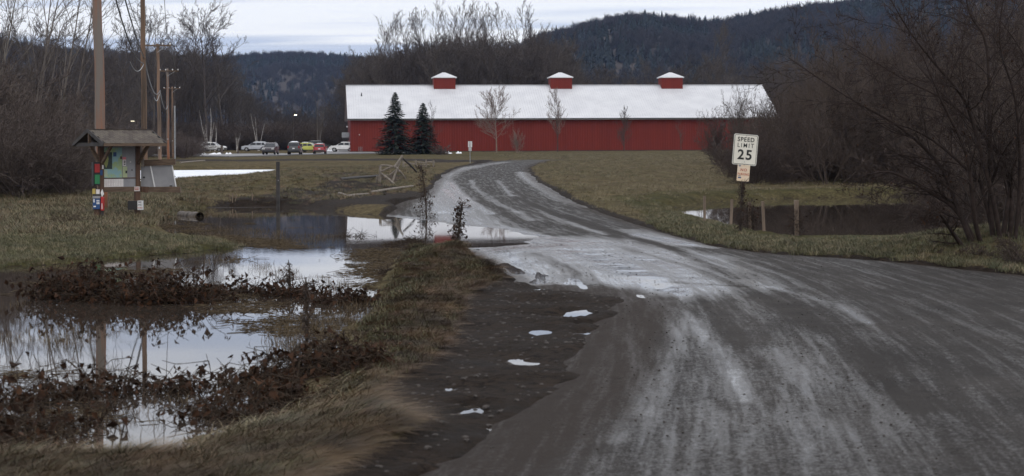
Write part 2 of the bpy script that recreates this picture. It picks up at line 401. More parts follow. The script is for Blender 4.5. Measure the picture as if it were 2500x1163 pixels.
m, t, b = new_mat('ground_turf_and_mud'); M['ground'] = m
pos = N(t, 'ShaderNodeNewGeometry').outputs['Position']
nA = noise(t, pos, .12); nB = noise(t, pos, 1.3, 8, .65); nC = noise(t, pos, 9, 6, .7); nD = noise(t, pos, 38, 4, .6)
tan = mixc(t, rng_map(t, nB, .35, .68), (.074, .057, .031), (.185, .150, .084))
grn = mixc(t, rng_map(t, nB, .35, .65), (.034, .038, .014), (.088, .082, .033))
c = mixc(t, math_node(t, 'ADD', A(t, 'green'), rng_map(t, nA, .45, .65, 0, .4), True), tan, grn)
c = mixc(t, rng_map(t, nC, .40, .66, 0, .85), c, (.030, .021, .013))
mud = mixc(t, rng_map(t, nB, .35, .65), (.014, .0098, .0072), (.036, .026, .0195))
mud = mixc(t, rng_map(t, nC, .5, .66, 0, .8), mud, (.009, .007, .006))
mvo = N(t, 'ShaderNodeTexVoronoi', feature='DISTANCE_TO_EDGE'); mvo.inputs['Scale'].default_value = 1.7
mwv = N(t, 'ShaderNodeVectorMath', operation='ADD'); t.links.new(pos, mwv.inputs[0])
mwn = N(t, 'ShaderNodeTexNoise'); mwn.inputs['Scale'].default_value = 3.0; t.links.new(pos, mwn.inputs['Vector']); t.links.new(mwn.outputs['Color'], mwv.inputs[1])
t.links.new(mwv.outputs[0], mvo.inputs['Vector'])
mcr = math_node(t, 'MULTIPLY', rng_map(t, mvo.outputs['Distance'], .0, .07, 1, 0), rng_map(t, nB, .42, .58))
mud = mixc(t, math_node(t, 'MULTIPLY', mcr, .8), mud, (.004, .003, .003))
mk = rng_map(t, math_node(t, 'ADD', A(t, 'mud'), math_node(t, 'MULTIPLY', math_node(t, 'SUBTRACT', nC, .5), 1.1)), .38, .62)
c = mixc(t, mk, c, mud)
t.links.new(c, b.inputs['Base Color'])
rg = mixc(t, mk, (.95, .95, .95), (.72, .72, .72))
sepr = N(t, 'ShaderNodeSeparateColor'); t.links.new(rg, sepr.inputs[0])
t.links.new(rng_map(t, math_node(t, 'ADD', sepr.outputs[0], math_node(t, 'MULTIPLY', math_node(t, 'SUBTRACT', nB, .5), .5)), .3, 1., .3, .95), b.inputs['Roughness'])
b.inputs['Specular IOR Level'].default_value = .03
bp = N(t, 'ShaderNodeBump'); bp.inputs['Strength'].default_value = .9; bp.inputs['Distance'].default_value = .06
t.links.new(math_node(t, 'ADD', nC, math_node(t, 'MULTIPLY', nD, .5)), bp.inputs['Height']); t.links.new(bp.outputs[0], b.inputs['Normal'])
ground = tag(link('ground', gm, M['ground'], smooth=True), kind='structure')

# ---- road: the same survey grid, cut to the road and lying on its own bed
CL = PX([(1330, 391), (1230, 397), (1185, 415), (1170, 440), (1190, 475), (1250, 515), (1360, 556), (1500, 605), (1640, 665), (1740, 740), (1810, 850), (1850, 1000), (1880, 1200), (1910, 1700)])
CL = spline(CL, 6, False)
def flow(x, y):
    best = np.full(x.shape, 1e18); S = np.zeros(x.shape); Vv = np.zeros(x.shape); acc = 0.
    for i in range(len(CL) - 1):
        a, bq = CL[i], CL[i + 1]; e_ = bq - a; L = np.hypot(*e_)
        tt = np.clip(((x - a[0]) * e_[0] + (y - a[1]) * e_[1]) / (L * L), 0, 1)
        dx, dy = x - a[0] - e_[0] * tt, y - a[1] - e_[1] * tt; d = dx * dx + dy * dy
        k = d < best; best[k] = d[k]; S[k] = acc + tt[k] * L; Vv[k] = ((e_[0] * dy - e_[1] * dx) / L)[k]; acc += L
    return S, Vv
# finer grid for the road
rr = 5.0 * 1.0048 ** np.arange(0, 790); rr = rr[rr < 205]
tr = np.linspace(-.26, 1.0, 420)
RY, RT = np.meshgrid(rr, tr, indexing='ij'); RX = RT * (RY * .28 + 4)
rx, ry = RX.ravel(), RY.ravel()
rsp = sdpoly(rx, ry, PUDDLE) + fbm(rx * 1.6, ry * 1.1, 11) * .25
rsr = sdpoly(rx, ry, ROAD)
rn = fbm(rx * 2, ry * 2, 31)
RS, RV = flow(rx, ry)
# wheel ruts worn into the surface, shallow potholes
rut = -.008 * (np.exp(-((RV - .9) / .28) ** 2) + np.exp(-((RV + .9) / .28) ** 2) + np.exp(-((RV - 2.7) / .3) ** 2) + np.exp(-((RV + 2.6) / .3) ** 2))
rz = road_z(rx, ry, rsp) + E(ry) * sstep(-.5, 4., rsp) + rn * .006 + rut * sstep(0, .8, rsp) + .006 - .085 * sstep(-.18, .42, rsr + rn * .15)
# undulation added so wet faces catch the sky, strongest where the flood crosses
fq = 1 - sstep(-.8, 2.0, sdpoly(rx, ry, PX([(1140, 612), (1330, 592), (1480, 610), (1680, 650), (1720, 700), (1560, 716), (1440, 704), (1300, 690), (1220, 664)])))
rz = rz + (fbm(rx * .9, ry * 1.0, 61, 2) * .014 + fbm(rx * 2.4 + ry * .6, ry * 2.0, 67, 2) * .008) * (.16 + .84 * fq) * sstep(-.2, .8, rsp)
# thin broken film of water along the low side
fb = 1 - sstep(-.25, .75, sdpoly(rx, ry, PW([(1140, 610), (1230, 640), (1330, 668), (1480, 690), (1590, 708), (1575, 728), (1440, 710), (1330, 700), (1245, 686), (1180, 645)])))
rz = rz * (1 - fb) + np.minimum(rz, ZW + .004 + .05 * fbm(RS * .35, RV * 3.4, 61, 4)) * fb
ri = np.arange(rx.size).reshape(RX.shape)
rq = np.stack([ri[:-1, :-1], ri[:-1, 1:], ri[1:, 1:], ri[1:, :-1]], -1).reshape(-1, 4)
keep = (rsr[rq] < .45).all(1); rq = rq[keep]
used = np.unique(rq); remap = np.full(rx.size, -1); remap[used] = np.arange(used.size); rq = remap[rq]
rmesh = fast_mesh('road', np.stack([rx, ry, rz], 1)[used], rq)
sdw = lambda pts, a, b_: 1 - sstep(a, b_, sdpoly(rx, ry, PX(pts)))
wet = np.maximum.reduce([
    sdw([(1130, 606), (1320, 575), (1430, 588), (1640, 630), (1720, 700), (1560, 726), (1400, 706), (1250, 684), (1180, 640)], -.2, 2.2) * 1.15,
    .75 * sdw([(1540, 560), (1640, 578), (1760, 604), (1640, 600), (1560, 580)], -.3, 1.0),
    .95 * sdw([(1062, 440), (1085, 440), (1130, 500), (1230, 556), (1110, 546), (1060, 520), (1040, 490)], -.3, 1.2),
    .8 * sdw([(1062, 430), (1200, 400), (1240, 396), (1120, 412), (1085, 440)], -.3, 1.2),
    .95 * sdw([(1270, 420), (1295, 425), (1400, 490), (1440, 507), (1385, 492), (1290, 440)], -.2, .9),
    .40 * sdw([(1540, 725), (1700, 700), (1900, 850), (2050, 1163), (1150, 1163), (1350, 1000), (1440, 870)], -1.0, 2.6), .18 + .02 * sstep(45, 70, ry),
    .9 * (1 - sstep(0, .5, rsp))])
def dpl(pts):
    P = PX(pts); d = np.full(rx.shape, 1e9)
    for i in range(len(P) - 1):
        a, e_ = P[i], P[i + 1] - P[i]; tt = np.clip(((rx - a[0]) * e_[0] + (ry - a[1]) * e_[1]) / (e_ @ e_), 0, 1)
        d = np.minimum(d, np.hypot(rx - a[0] - e_[0] * tt, ry - a[1] - e_[1] * tt))
    return d
# tracks that vehicles have swept: wet where water is pressed out, dry where it is thrown aside
for amp, wd_, pts in [(.5, .13, [(1570, 715), (1625, 755), (1645, 800), (1642, 850), (1620, 900), (1592, 950), (1560, 1010)]), (.32, .13, [(1630, 735), (1680, 780), (1735, 850), (1775, 910), (1810, 980)]), (.45, .10, [(1500, 800), (1545, 850), (1560, 920), (1540, 1000), (1500, 1080)]),
        (.18, .55, [(1930, 860), (2020, 960), (2080, 1163)]), (.5, .10, [(1880, 700), (1960, 722), (2040, 745), (2120, 790)]), (.5, .22, [(1400, 610), (1500, 650), (1600, 690), (1660, 720)]), (.6, .25, [(1560, 572), (1640, 590), (1740, 606)]),
        (.8, .16, [(1086, 462), (1105, 480), (1150, 510)]), (.8, .14, [(1100, 446), (1120, 470), (1148, 492), (1200, 520)]), (.5, .2, [(1180, 545), (1280, 560), (1420, 590)]), (.5, .14, [(1150, 440), (1160, 460), (1210, 495), (1300, 535)]), (.45, .14, [(1215, 440), (1250, 480), (1340, 525), (1480, 570)]),
        (-.25, .16, [(1560, 640), (1660, 690), (1720, 740), (1800, 830), (1850, 900)]), (-.15, .13, [(1590, 760), (1600, 820), (1590, 900)]), (-.5, .3, [(1300, 620), (1380, 650), (1440, 690)]), (-.5, .18, [(1250, 480), (1330, 515), (1500, 565), (1650, 610), (1800, 680)]), (-.4, .12, [(1640, 690), (1740, 697), (1820, 700)]), (-.4, .2, [(1500, 600), (1680, 650), (1900, 740), (2100, 850), (2250, 1000)])]:
    wet = wet + amp * np.exp(-(dpl(pts) / wd_) ** 2) * (.6 + .8 * vnoise(rx * 1.7, ry * .6, 91))
soil = sstep(-.55, .0, rsr)
lft = (rx < 2.4) & (ry < 29); soil = np.where(lft, np.maximum(soil, .95 * sstep(-1.5, -.1, rsr)), soil); wet = np.where(lft, wet * (.25 + .75 * sstep(.1, 1.6, -rsr)), wet)
soil = np.where((rx < 1.0) | (ry > 60), np.maximum(soil, .8 * sstep(-.9, -.1, rsr)), soil)
attr(rmesh, 'wet', wet[used]); attr(rmesh, 'soil', soil[used]); attr(rmesh, 'fu', RS[used]); attr(rmesh, 'fv', RV[used])
m, t, b = new_mat('wet_worn_asphalt'); M['road'] = m
pos = N(t, 'ShaderNodeNewGeometry').outputs['Position']
cb = N(t, 'ShaderNodeCombineXYZ'); t.links.new(math_node(t, 'MULTIPLY', A(t, 'fu'), .055), cb.inputs[0]); t.links.new(math_node(t, 'MULTIPLY', A(t, 'fv'), 1.0), cb.inputs[1])
st1 = noise(t, cb.outputs[0], 1.1, 5, .6); st2 = noise(t, cb.outputs[0], 5.5, 4, .6); st3 = noise(t, cb.outputs[0], 16, 3, .6)
n1 = noise(t, pos, .8, 5, .6); n2 = noise(t, pos, 7, 5, .65); n3 = noise(t, pos, 60, 4, .7)
base = mixc(t, rng_map(t, n1, .35, .65), (.027, .024, .0225), (.046, .041, .038))
base = mixc(t, rng_map(t, st1, .45, .65, 0, .4), base, (.016, .0135, .0125))
base = mixc(t, rng_map(t, n3, .50, .78, 0, .45), base, (.085, .079, .074))
sm_ = rng_map(t, math_node(t, 'ADD', A(t, 'soil'), math_node(t, 'MULTIPLY', math_node(t, 'SUBTRACT', n2, .5), 1.3)), .3, .7)
base = mixc(t, sm_, base, (.030, .023, .019))
# cracks on the dry right lane
vo = N(t, 'ShaderNodeTexVoronoi', feature='DISTANCE_TO_EDGE'); vo.inputs['Scale'].default_value = .9
wv = N(t, 'ShaderNodeVectorMath', operation='ADD'); t.links.new(pos, wv.inputs[0])
wn = N(t, 'ShaderNodeTexNoise'); wn.inputs['Scale'].default_value = 2.5; t.links.new(pos, wn.inputs['Vector']); t.links.new(wn.outputs['Color'], wv.inputs[1])
t.links.new(wv.outputs[0], vo.inputs['Vector'])
crack = math_node(t, 'MULTIPLY', rng_map(t, vo.outputs['Distance'], .0, .022, 1, 0), rng_map(t, n1, .5, .62))
base = mixc(t, math_node(t, 'MULTIPLY', crack, .55), base, (.008, .007, .006))
t.links.new(base, b.inputs['Base Color'])
wf = math_node(t, 'ADD', A(t, 'wet'), math_node(t, 'MULTIPLY', math_node(t, 'SUBTRACT', st1, .5), .55))
wf = math_node(t, 'ADD', wf, math_node(t, 'MULTIPLY', math_node(t, 'SUBTRACT', st2, .5), .6))
wf = math_node(t, 'ADD', wf, math_node(t, 'MULTIPLY', math_node(t, 'SUBTRACT', n2, .5), .6))
wf = math_node(t, 'ADD', wf, math_node(t, 'MULTIPLY', math_node(t, 'SUBTRACT', st3, .5), .6))
ng = noise(t, pos, 24, 3, .7)
grit = math_node(t, 'ADD', rng_map(t, n3, .36, .64, -.22, .22), rng_map(t, ng, .38, .62, -.16, .16))
wf = math_node(t, 'ADD', wf, grit)
wf = math_node(t, 'ADD', wf, math_node(t, 'MULTIPLY', math_node(t, 'SUBTRACT', rng_map(t, st2, .47, .58), .5), .16))
wet_s = rng_map(t, wf, .15, 1.35)
wet_s = math_node(t, 'MULTIPLY', wet_s, math_node(t, 'SUBTRACT', 1.0, math_node(t, 'MULTIPLY', sm_, .6)))
rough = math_node(t, 'ADD', .72, math_node(t, 'MULTIPLY', wet_s, -.50))
t.links.new(rough, b.inputs['Roughness'])
t.links.new(math_node(t, 'ADD', .04, math_node(t, 'MULTIPLY', wet_s, .3)), b.inputs['Specular IOR Level'])
bp = N(t, 'ShaderNodeBump'); bp.inputs['Distance'].default_value = .012
t.links.new(math_node(t, 'SUBTRACT', .85, math_node(t, 'MULTIPLY', wet_s, .70)), bp.inputs['Strength'])
hh = math_node(t, 'ADD', math_node(t, 'ADD', n3, math_node(t, 'MULTIPLY', n2, 1.2)), math_node(t, 'MULTIPLY', crack, -1.2))
t.links.new(hh, bp.inputs['Height']); t.links.new(bp.outputs[0], b.inputs['Normal'])
# wet film: the same asphalt under a thin coat of water, laid over the damp and dry parts by the wetness survey
b2 = N(t, 'ShaderNodeBsdfPrincipled'); t.links.new(base, b2.inputs['Base Color']); b2.inputs['Roughness'].default_value = .7; b2.inputs['Specular IOR Level'].default_value = .1
b2.inputs['Coat Weight'].default_value = 1.0; b2.inputs['Coat IOR'].default_value = 1.33
t.links.new(rng_map(t, wet_s, .05, .95, .44, .10), b2.inputs['Coat Roughness'])
mx = N(t, 'ShaderNodeMixShader'); t.links.new(rng_map(t, wet_s, -.02, 1.0), mx.inputs[0]); t.links.new(b.outputs[0], mx.inputs[1]); t.links.new(b2.outputs[0], mx.inputs[2])
t.links.new(mx.outputs[0], t.nodes['Material Output'].inputs[0])
road = tag(link('road', rmesh, M['road'], smooth=True), kind='structure')

# ---- flood water
def water_mat(name, col, rip, scale):
    m, t, b = new_mat(name)
    b.inputs['Base Color'].default_value = (*col, 1); b.inputs['IOR'].default_value = 1.333
    b.inputs['Roughness'].default_value = .02; b.inputs['Specular IOR Level'].default_value = .5
    pos = N(t, 'ShaderNodeNewGeometry').outputs['Position']
    n1 = noise(t, pos, scale, 3, .5); n2 = noise(t, pos, .25, 2)
    n0 = noise(t, pos, 1.1, 2, .5)
    bp = N(t, 'ShaderNodeBump'); bp.inputs['Distance'].default_value = .004
    t.links.new(rng_map(t, n2, .45, .65, rip * .15, rip), bp.inputs['Strength'])
    t.links.new(math_node(t, 'ADD', n1, math_node(t, 'MULTIPLY', n0, 1.4)), bp.inputs['Height']); t.links.new(bp.outputs[0], b.inputs['Normal'])
    return m
M['water'] = water_mat('flood_water', (.040, .032, .026), .10, 7)
M['water_brown'] = water_mat('silty_water', (.045, .036, .030), .06, 6)
def sheet(name, x0, x1, y0, y1, z, mat, th=.0):
    return tag(MB().add([(x0, y0, z), (x1, y0, z), (x1, y1, z), (x0, y1, z)], [(0, 1, 2, 3)]).build(name, mat), kind='structure')
sheet('flood_water', -45, 4.2, 11.5, 76, ZW, M['water'])
sheet('water', 4.3, 36, 38, 79, ZW, M['water_brown'])
# frozen pond
me = bpy.data.meshes.new('ice')
ZI = float(E(130)) - .12
ice_pts = [G(200, 406), G(420, 406), G(760, 404.5), G(720, 412), (G(640, 432)), G(420, 446), G(200, 446)]
M['ice'] = pm('snowy_ice', (.88, .90, .94), (.62, .66, .72), 1.3, .5, .35, stretch=(1, .25, 1), coords='World', lo=.35, hi=.75)
tag(MB().poly([(p.x, p.y, ZI) for p in ice_pts]).build('ice', M['ice']), kind='structure')
# car park
M['lot'] = pm('car_park_asphalt', (.085, .083, .085), (.125, .122, .122), .35, .5, .3, coords='World')
lotP = [G(150, 381.5), G(560, 384.5), G(850, 377), G(1010, 375.5), G(1005, 371), G(845, 366.8), G(845, 364), G(620, 364), G(200, 365.5), G(60, 368)]
tag(MB().poly([(p.x, p.y, p.z + .14) for p in lotP], (0, 0, -.6)).build('car_park', M['lot']), kind='structure')

# ---- hills
def hill(name, ridge, Y1, depth, treeh, col):
    xs = np.linspace(ridge[0][0], ridge[-1][0], 120)
    ys = np.interp(xs, [p[0] for p in ridge], [p[1] for p in ridge])
    V = []; K = 26
    for px_, py_ in zip(xs, ys):
        top = at(px_, py_, Y1); h = max(top.z - treeh, 3)
        for k in range(K):
            u = k / (K - 1) * 1.5
            s = sstep(0, 1, np.array(min(u, 2 - u))); Yk = Y1 - depth + depth * u
            n = float(fbm(np.array([px_ * .012 + 3]), np.array([u * 4.]), 5)[0])
            V.append((top.x * Yk / Y1 if False else top.x, Yk, float(h * s) + n * h * .12 * math.sin(math.pi * min(u, 1))))
    idx = np.arange(len(V)).reshape(-1, K)
    q = np.stack([idx[:-1, :-1], idx[1:, :-1], idx[1:, 1:], idx[:-1, 1:]], -1).reshape(-1, 4)
    me = fast_mesh(name, V, q)
    tag(link(name, me, col, smooth=True), kind='structure')
    return np.array(V).reshape(-1, K, 3)
M['hill'] = pm('forest_floor', (.045, .036, .032), (.062, .05, .044), .02, .95, coords='World')
ridgeR = [(1080, 200), (1180, 150), (1280, 108), (1340, 84), (1400, 66), (1480, 46), (1550, 40), (1640, 50), (1700, 60), (1760, 52), (1840, 34), (1940, 18), (2060, 5), (2300, -20), (2700, -70), (3300, -110), (3900, -90)]
ridgeL = [(-1400, 20), (-700, 60), (-200, 80), (100, 110), (300, 128), (500, 140), (620, 136), (700, 128), (780, 128), (870, 136), (960, 138), (1060, 134), (1150, 132), (1300, 125), (1500, 120), (1800, 140)]
HR = hill('hill', ridgeR, 1900, 900, 13, M['hill'])
HL = hill('far_hill', ridgeL, 2600, 900, 13, M['hill'])
# wooded rise on the left, close behind the brush
ridgeM = [(-1500, -60), (-700, -20), (-200, 40), (40, 88), (120, 96), (200, 118), (300, 190), (420, 270), (560, 318), (700, 330)]
HM = hill('wooded_rise', ridgeM, 420, 130, 7, M['hill'])

# ================================================================== PLANTS
def seg_mesh(name, segs, sides=4):
    """segs: rows of p0(3) p1(3) r0 r1 -> open tubes"""
    S = np.asarray(segs, float); n = len(S)
    p0, p1, r0, r1 = S[:, :3], S[:, 3:6], S[:, 6], S[:, 7]
    d = p1 - p0; d /= np.linalg.norm(d, axis=1)[:, None] + 1e-9
    up = np.where(np.abs(d[:, 2:3]) < .9, [[0, 0, 1.]], [[1., 0, 0]])
    a = np.cross(d, up); a /= np.linalg.norm(a, axis=1)[:, None] + 1e-9; b_ = np.cross(d, a)
    th = np.arange(sides) * 2 * np.pi / sides
    ring = a[:, None] * np.cos(th)[None, :, None] + b_[:, None] * np.sin(th)[None, :, None]
    V = np.concatenate([p0[:, None] + ring * r0[:, None, None], p1[:, None] + ring * r1[:, None, None]], 1)
    k = np.arange(sides); k2 = (k + 1) % sides
    q = np.stack([k, k2, sides + k2, sides + k], 1)
    Fq = (q[None] + (np.arange(n) * 2 * sides)[:, None, None]).reshape(-1, 4)
    return fast_mesh(name, V.reshape(-1, 3), Fq)
def perp(rng, d):
    while True:
        v = Vector((rng.gauss(0, 1), rng.gauss(0, 1), rng.gauss(0, 1))); v = v - d * v.dot(d)
        if v.length > .1: return v.normalized()
def limb(rng, p, d, L, r, r_end, n, wob, trop):
    pts = [p.copy()]; d = d.copy()
    for i in range(n):
        d = (d + perp(rng, d) * wob + Vector((0, 0, trop))).normalized()
        p = p + d * (L / n); pts.append(p.copy())
    rad = [r + (r_end - r) * i / n for i in range(n + 1)]
    return pts, rad
def emit(out, pts, rad, lvl):
    for i in range(len(pts) - 1): out.append((lvl, *pts[i], *pts[i + 1], rad[i], rad[i + 1]))
def branch(rng, out, pts, rad, lvl, P):
    """grow the children of a limb"""
    if lvl >= P['levels']: return
    nch = P['n'][lvl]; n = len(pts) - 1
    L0 = sum((pts[i + 1] - pts[i]).length for i in range(n))
    for c in range(nch):
        u = P['start'][lvl] + (1 - P['start'][lvl]) * ((c + rng.random()) / nch) ** P.get('bias', 1.0)
        i = min(int(u * n), n - 1); f = u * n - i
        p = pts[i].lerp(pts[i + 1], f); d = (pts[i + 1] - pts[i]).normalized(); r = rad[i] + (rad[i + 1] - rad[i]) * f
        ang = R(P['ang'][lvl] * rng.uniform(.7, 1.25))
        dd = (d * math.cos(ang) + perp(rng, d) * math.sin(ang)).normalized()
        if 'flat' in P: dd.z *= P['flat']; dd.normalize()
        ll = L0 * P['len'][lvl] * rng.uniform(.6, 1.15) * (1 - P['taper'][lvl] * u)
        rr_ = max(min(r * P.get('rk', .6), r), P['rmin'])
        ns = P['seg'][min(lvl, len(P['seg']) - 1)]
        q, rd = limb(rng, p, dd, ll, rr_, max(rr_ * .35, P['rmin'] * .7), ns, P['wob'], P['trop'])
        emit(out, q, rd, lvl + 1); branch(rng, out, q, rd, lvl + 1, P)
def tree_segs(seed, H, r, P, lean=(0, 0)):
    rng = random.Random(seed); out = []
    for s in range(P.get('stems', 1)):
        d = Vector((lean[0] + rng.gauss(0, P.get('stem_spread', .02)), lean[1] + rng.gauss(0, P.get('stem_spread', .02)), 1)).normalized()
        hh = H * (1 if s == 0 else rng.uniform(.6, 1))
        off = Vector((rng.gauss(0, .05), rng.gauss(0, .05), -.25)) * (1 if P.get('stems', 1) > 1 else 0) + Vector((0, 0, -.2))
        pts, rad = limb(rng, off, d, hh, r * (1 if s == 0 else rng.uniform(.5, .9)), max(r * .12, P['rmin']), P.get('tseg', 9), P.get('twob', .05), P.get('ttrop', .03))
        emit(out, pts, rad, 0); branch(rng, out, pts, rad, 0, P)
    return out
UPR = dict(levels=4, n=(13, 6, 5, 3), start=(.32, .25, .2, .2), ang=(32, 30, 32, 35), len=(.48, .5, .5, .5), taper=(.55, .3, .2, .1), seg=(5, 4, 3, 2), wob=.12, trop=.06, rmin=.016, rk=.55)
BROAD = dict(UPR, ang=(48, 42, 40, 40), len=(.5, .52, .5, .5), n=(14, 6, 5, 3), trop=.04, wob=.16)
OVAL = dict(levels=4, n=(40, 8, 5, 3), start=(.16, .15, .2, .2), ang=(42, 32, 32, 34), len=(.44, .4, .42, .45), taper=(.72, .3, .2, .1), seg=(6, 4, 2, 2), wob=.08, trop=.11, rmin=.012, rk=.4)
BUSH = dict(levels=3, stems=9, stem_spread=.55, n=(9, 6, 4), start=(.2, .15, .15), ang=(36, 40, 42), len=(.5, .5, .5), taper=(.4, .3, .2), seg=(4, 3, 2), wob=.2, trop=.03, rmin=.006, rk=.6, twob=.14, ttrop=-.005, tseg=8)
def split(segs, lv=1):
    a = [s[1:] for s in segs if s[0] <= lv]; b_ = [s[1:] for s in segs if s[0] > lv]; return a, b_
tree_cache = {}
def bare_tree(name, loc, segs_key, label, cat='tree', group=None, mats=('bark_brown', 'bark_brown'), scale=1.0, rz=0.0, parts=('trunk', 'crown'), builder=None, lv=1):
    if segs_key not in tree_cache:
        a, b_ = split(builder(), lv); tree_cache[segs_key] = (seg_mesh(parts[0], a, 6), seg_mesh(parts[1], b_, 3))
    root = empty(name, loc, rz); root.scale = (scale,) * 3 if not hasattr(scale, '__len__') else scale
    tag(root, label, cat, group)
    for nm, me, mt in zip(parts, tree_cache[segs_key], mats):
        if not me.materials: me.materials.append(M[mt])
        link(nm, me, None, root)
    return root

# ---- masses of vegetation: one object each, instanced on a survey of points
def scatter(name, label, cat, pts, protos, rot, scl, idx, kind='stuff'):
    me = bpy.data.meshes.new(name); n = len(pts)
    me.vertices.add(n); me.vertices.foreach_set('co', np.asarray(pts, np.float32).ravel())
    a = me.attributes.new('rot', 'FLOAT_VECTOR', 'POINT'); a.data.foreach_set('vector', np.asarray(rot, np.float32).ravel())
    a = me.attributes.new('scl', 'FLOAT_VECTOR', 'POINT'); a.data.foreach_set('vector', np.asarray(scl, np.float32).ravel())
    a = me.attributes.new('pick', 'INT', 'POINT'); a.data.foreach_set('value', np.asarray(idx, np.int32))
    o = link(name, me); tag(o, label, cat, kind=kind)
    pc = bpy.data.collections.new(name + '_kinds')
    for i, pmesh in enumerate(protos):
        q = bpy.data.objects.new('%s_%02d' % (name, i), pmesh); pc.objects.link(q)
    ng = bpy.data.node_groups.new(name, 'GeometryNodeTree')
    ng.interface.new_socket('Geometry', in_out='INPUT', socket_type='NodeSocketGeometry')
    ng.interface.new_socket('Geometry', in_out='OUTPUT', socket_type='NodeSocketGeometry')
    gi, go = ng.nodes.new('NodeGroupInput'), ng.nodes.new('NodeGroupOutput')
    ci = ng.nodes.new('GeometryNodeCollectionInfo'); ci.inputs['Collection'].default_value = pc
    ci.inputs['Separate Children'].default_value = True; ci.inputs['Reset Children'].default_value = True
    ip = ng.nodes.new('GeometryNodeInstanceOnPoints'); ip.inputs['Pick Instance'].default_value = True
    def na(nm, ty):
        k = ng.nodes.new('GeometryNodeInputNamedAttribute'); k.data_type = ty; k.inputs[0].default_value = nm
        return k.outputs[0]
    L = ng.links.new
    L(gi.outputs[0], ip.inputs['Points']); L(ci.outputs[0], ip.inputs['Instance'])
    L(na('pick', 'INT'), ip.inputs['Instance Index'])
    er = ng.nodes.new('FunctionNodeEulerToRotation'); L(na('rot', 'FLOAT_VECTOR'), er.inputs[0]); L(er.outputs[0], ip.inputs['Rotation'])
    L(na('scl', 'FLOAT_VECTOR'), ip.inputs['Scale']); L(ip.outputs[0], go.inputs[0])
    md = o.modifiers.new('scatter', 'NODES'); md.node_group = ng
    return o
rg = np.random.default_rng(7)
def zrot(n): return np.stack([np.zeros(n), np.zeros(n), rg.uniform(0, 6.283, n)], 1)
def zground(x, y): return ground_z(np.asarray(x, float), np.asarray(y, float))[0]
def joined(name, segs, mat, sides=3):
    me = seg_mesh(name, [s[1:] for s in segs], sides); me.materials.append(M[mat]); return me

# far hill forest: low conifers and hardwoods
def conifer_low(seed, H, mat):
    rng = random.Random(seed); V = []; Fq = []
    for i in range(11):
        z0 = H * (.08 + .85 * i / 11); rr_ = H * .2 * (1 - i / 11.5)
        for k in range(7):
            a = rng.uniform(0, 6.28); l = rr_ * rng.uniform(.7, 1.2); w_ = l * .55
            c = Vector((math.cos(a), math.sin(a), 0)); s = Vector((-c.y, c.x, 0)); b0 = len(V)
            V += [Vector((0, 0, z0 + H * .13)), c * l + s * w_ + Vector((0, 0, z0 - .02 * H)), c * l * 1.1 + Vector((0, 0, z0 - .05 * H)), c * l - s * w_ + Vector((0, 0, z0 - .02 * H))]
            Fq.append((b0, b0 + 1, b0 + 2, b0 + 3))
    me = fast_mesh('conifer', [tuple(v) for v in V], Fq); me.materials.append(M[mat]); return me
def hardwood_low(seed, H, mat):
    rng = random.Random(seed); segs = [(0, 0, -1, 0, 0, H * .5, .16, .1)]
    for i in range(70):
        a = rng.uniform(0, 6.28); el = rng.uniform(.15, 1.45); z0 = H * rng.uniform(.2, .6)
        l = H * rng.uniform(.28, .46) ; d = Vector((math.cos(a) * math.cos(el), math.sin(a) * math.cos(el), math.sin(el)))
        p = Vector((0, 0, z0)); q = p + d * l; segs.append((*p, *q, .08, .07))
        for k in range(4):
            p2 = p.lerp(q, rng.uniform(.5, 1)); d2 = (d + Vector((rng.gauss(0, .5), rng.gauss(0, .5), rng.gauss(.3, .4)))).normalized()
            segs.append((*p2, *(p2 + d2 * H * rng.uniform(.1, .2)), .09, .07))
    me = seg_mesh('hardwood', segs, 3); me.materials.append(M[mat]); return me
far_protos = [hardwood_low(s, 14, 'hardwood_far') for s in range(3)] + [conifer_low(s, 16, 'conifer_far') for s in range(3)]
def forest_on(name, label, H3, n, xr, cl_seed, coni, umin=.15, umax=.8):
    ns, K, _ = H3.shape
    i = rg.uniform(xr[0] * (ns - 1), xr[1] * (ns - 1) - 1e-3, n); k = rg.uniform(umin * (K - 1), umax * (K - 1) - 1e-3, n)
    i0, k0 = i.astype(int), k.astype(int); fi, fk = (i - i0)[:, None], (k - k0)[:, None]
    P = (H3[i0, k0] * (1 - fi) + H3[i0 + 1, k0] * fi) * (1 - fk) + (H3[i0, k0 + 1] * (1 - fi) + H3[i0 + 1, k0 + 1] * fi) * fk
    cl = fbm(P[:, 0] / 75, P[:, 1] / 75, cl_seed, 3)
    con = (cl + rg.normal(0, .16, n)) > coni
    pick = np.where(con, rg.integers(3, 6, n), rg.integers(0, 3, n))
    s = rg.uniform(.65, 1.2, n); P[:, 2] -= .5
    return scatter(name, label, 'forest', P, far_protos, zrot(n), np.stack([s * rg.uniform(.8, 1.1, n), s, s], 1), pick)
forest_on('forest', 'dark bare forest with evergreens covering the blue hill behind the barn', HR, 9500, (.0, .85), 41, .08, .2, .74)
forest_on('far_forest', 'distant ridge of dark conifers and bare woods left of the barn', HL, 8500, (.3, 1), 57, .05, .2, .74)

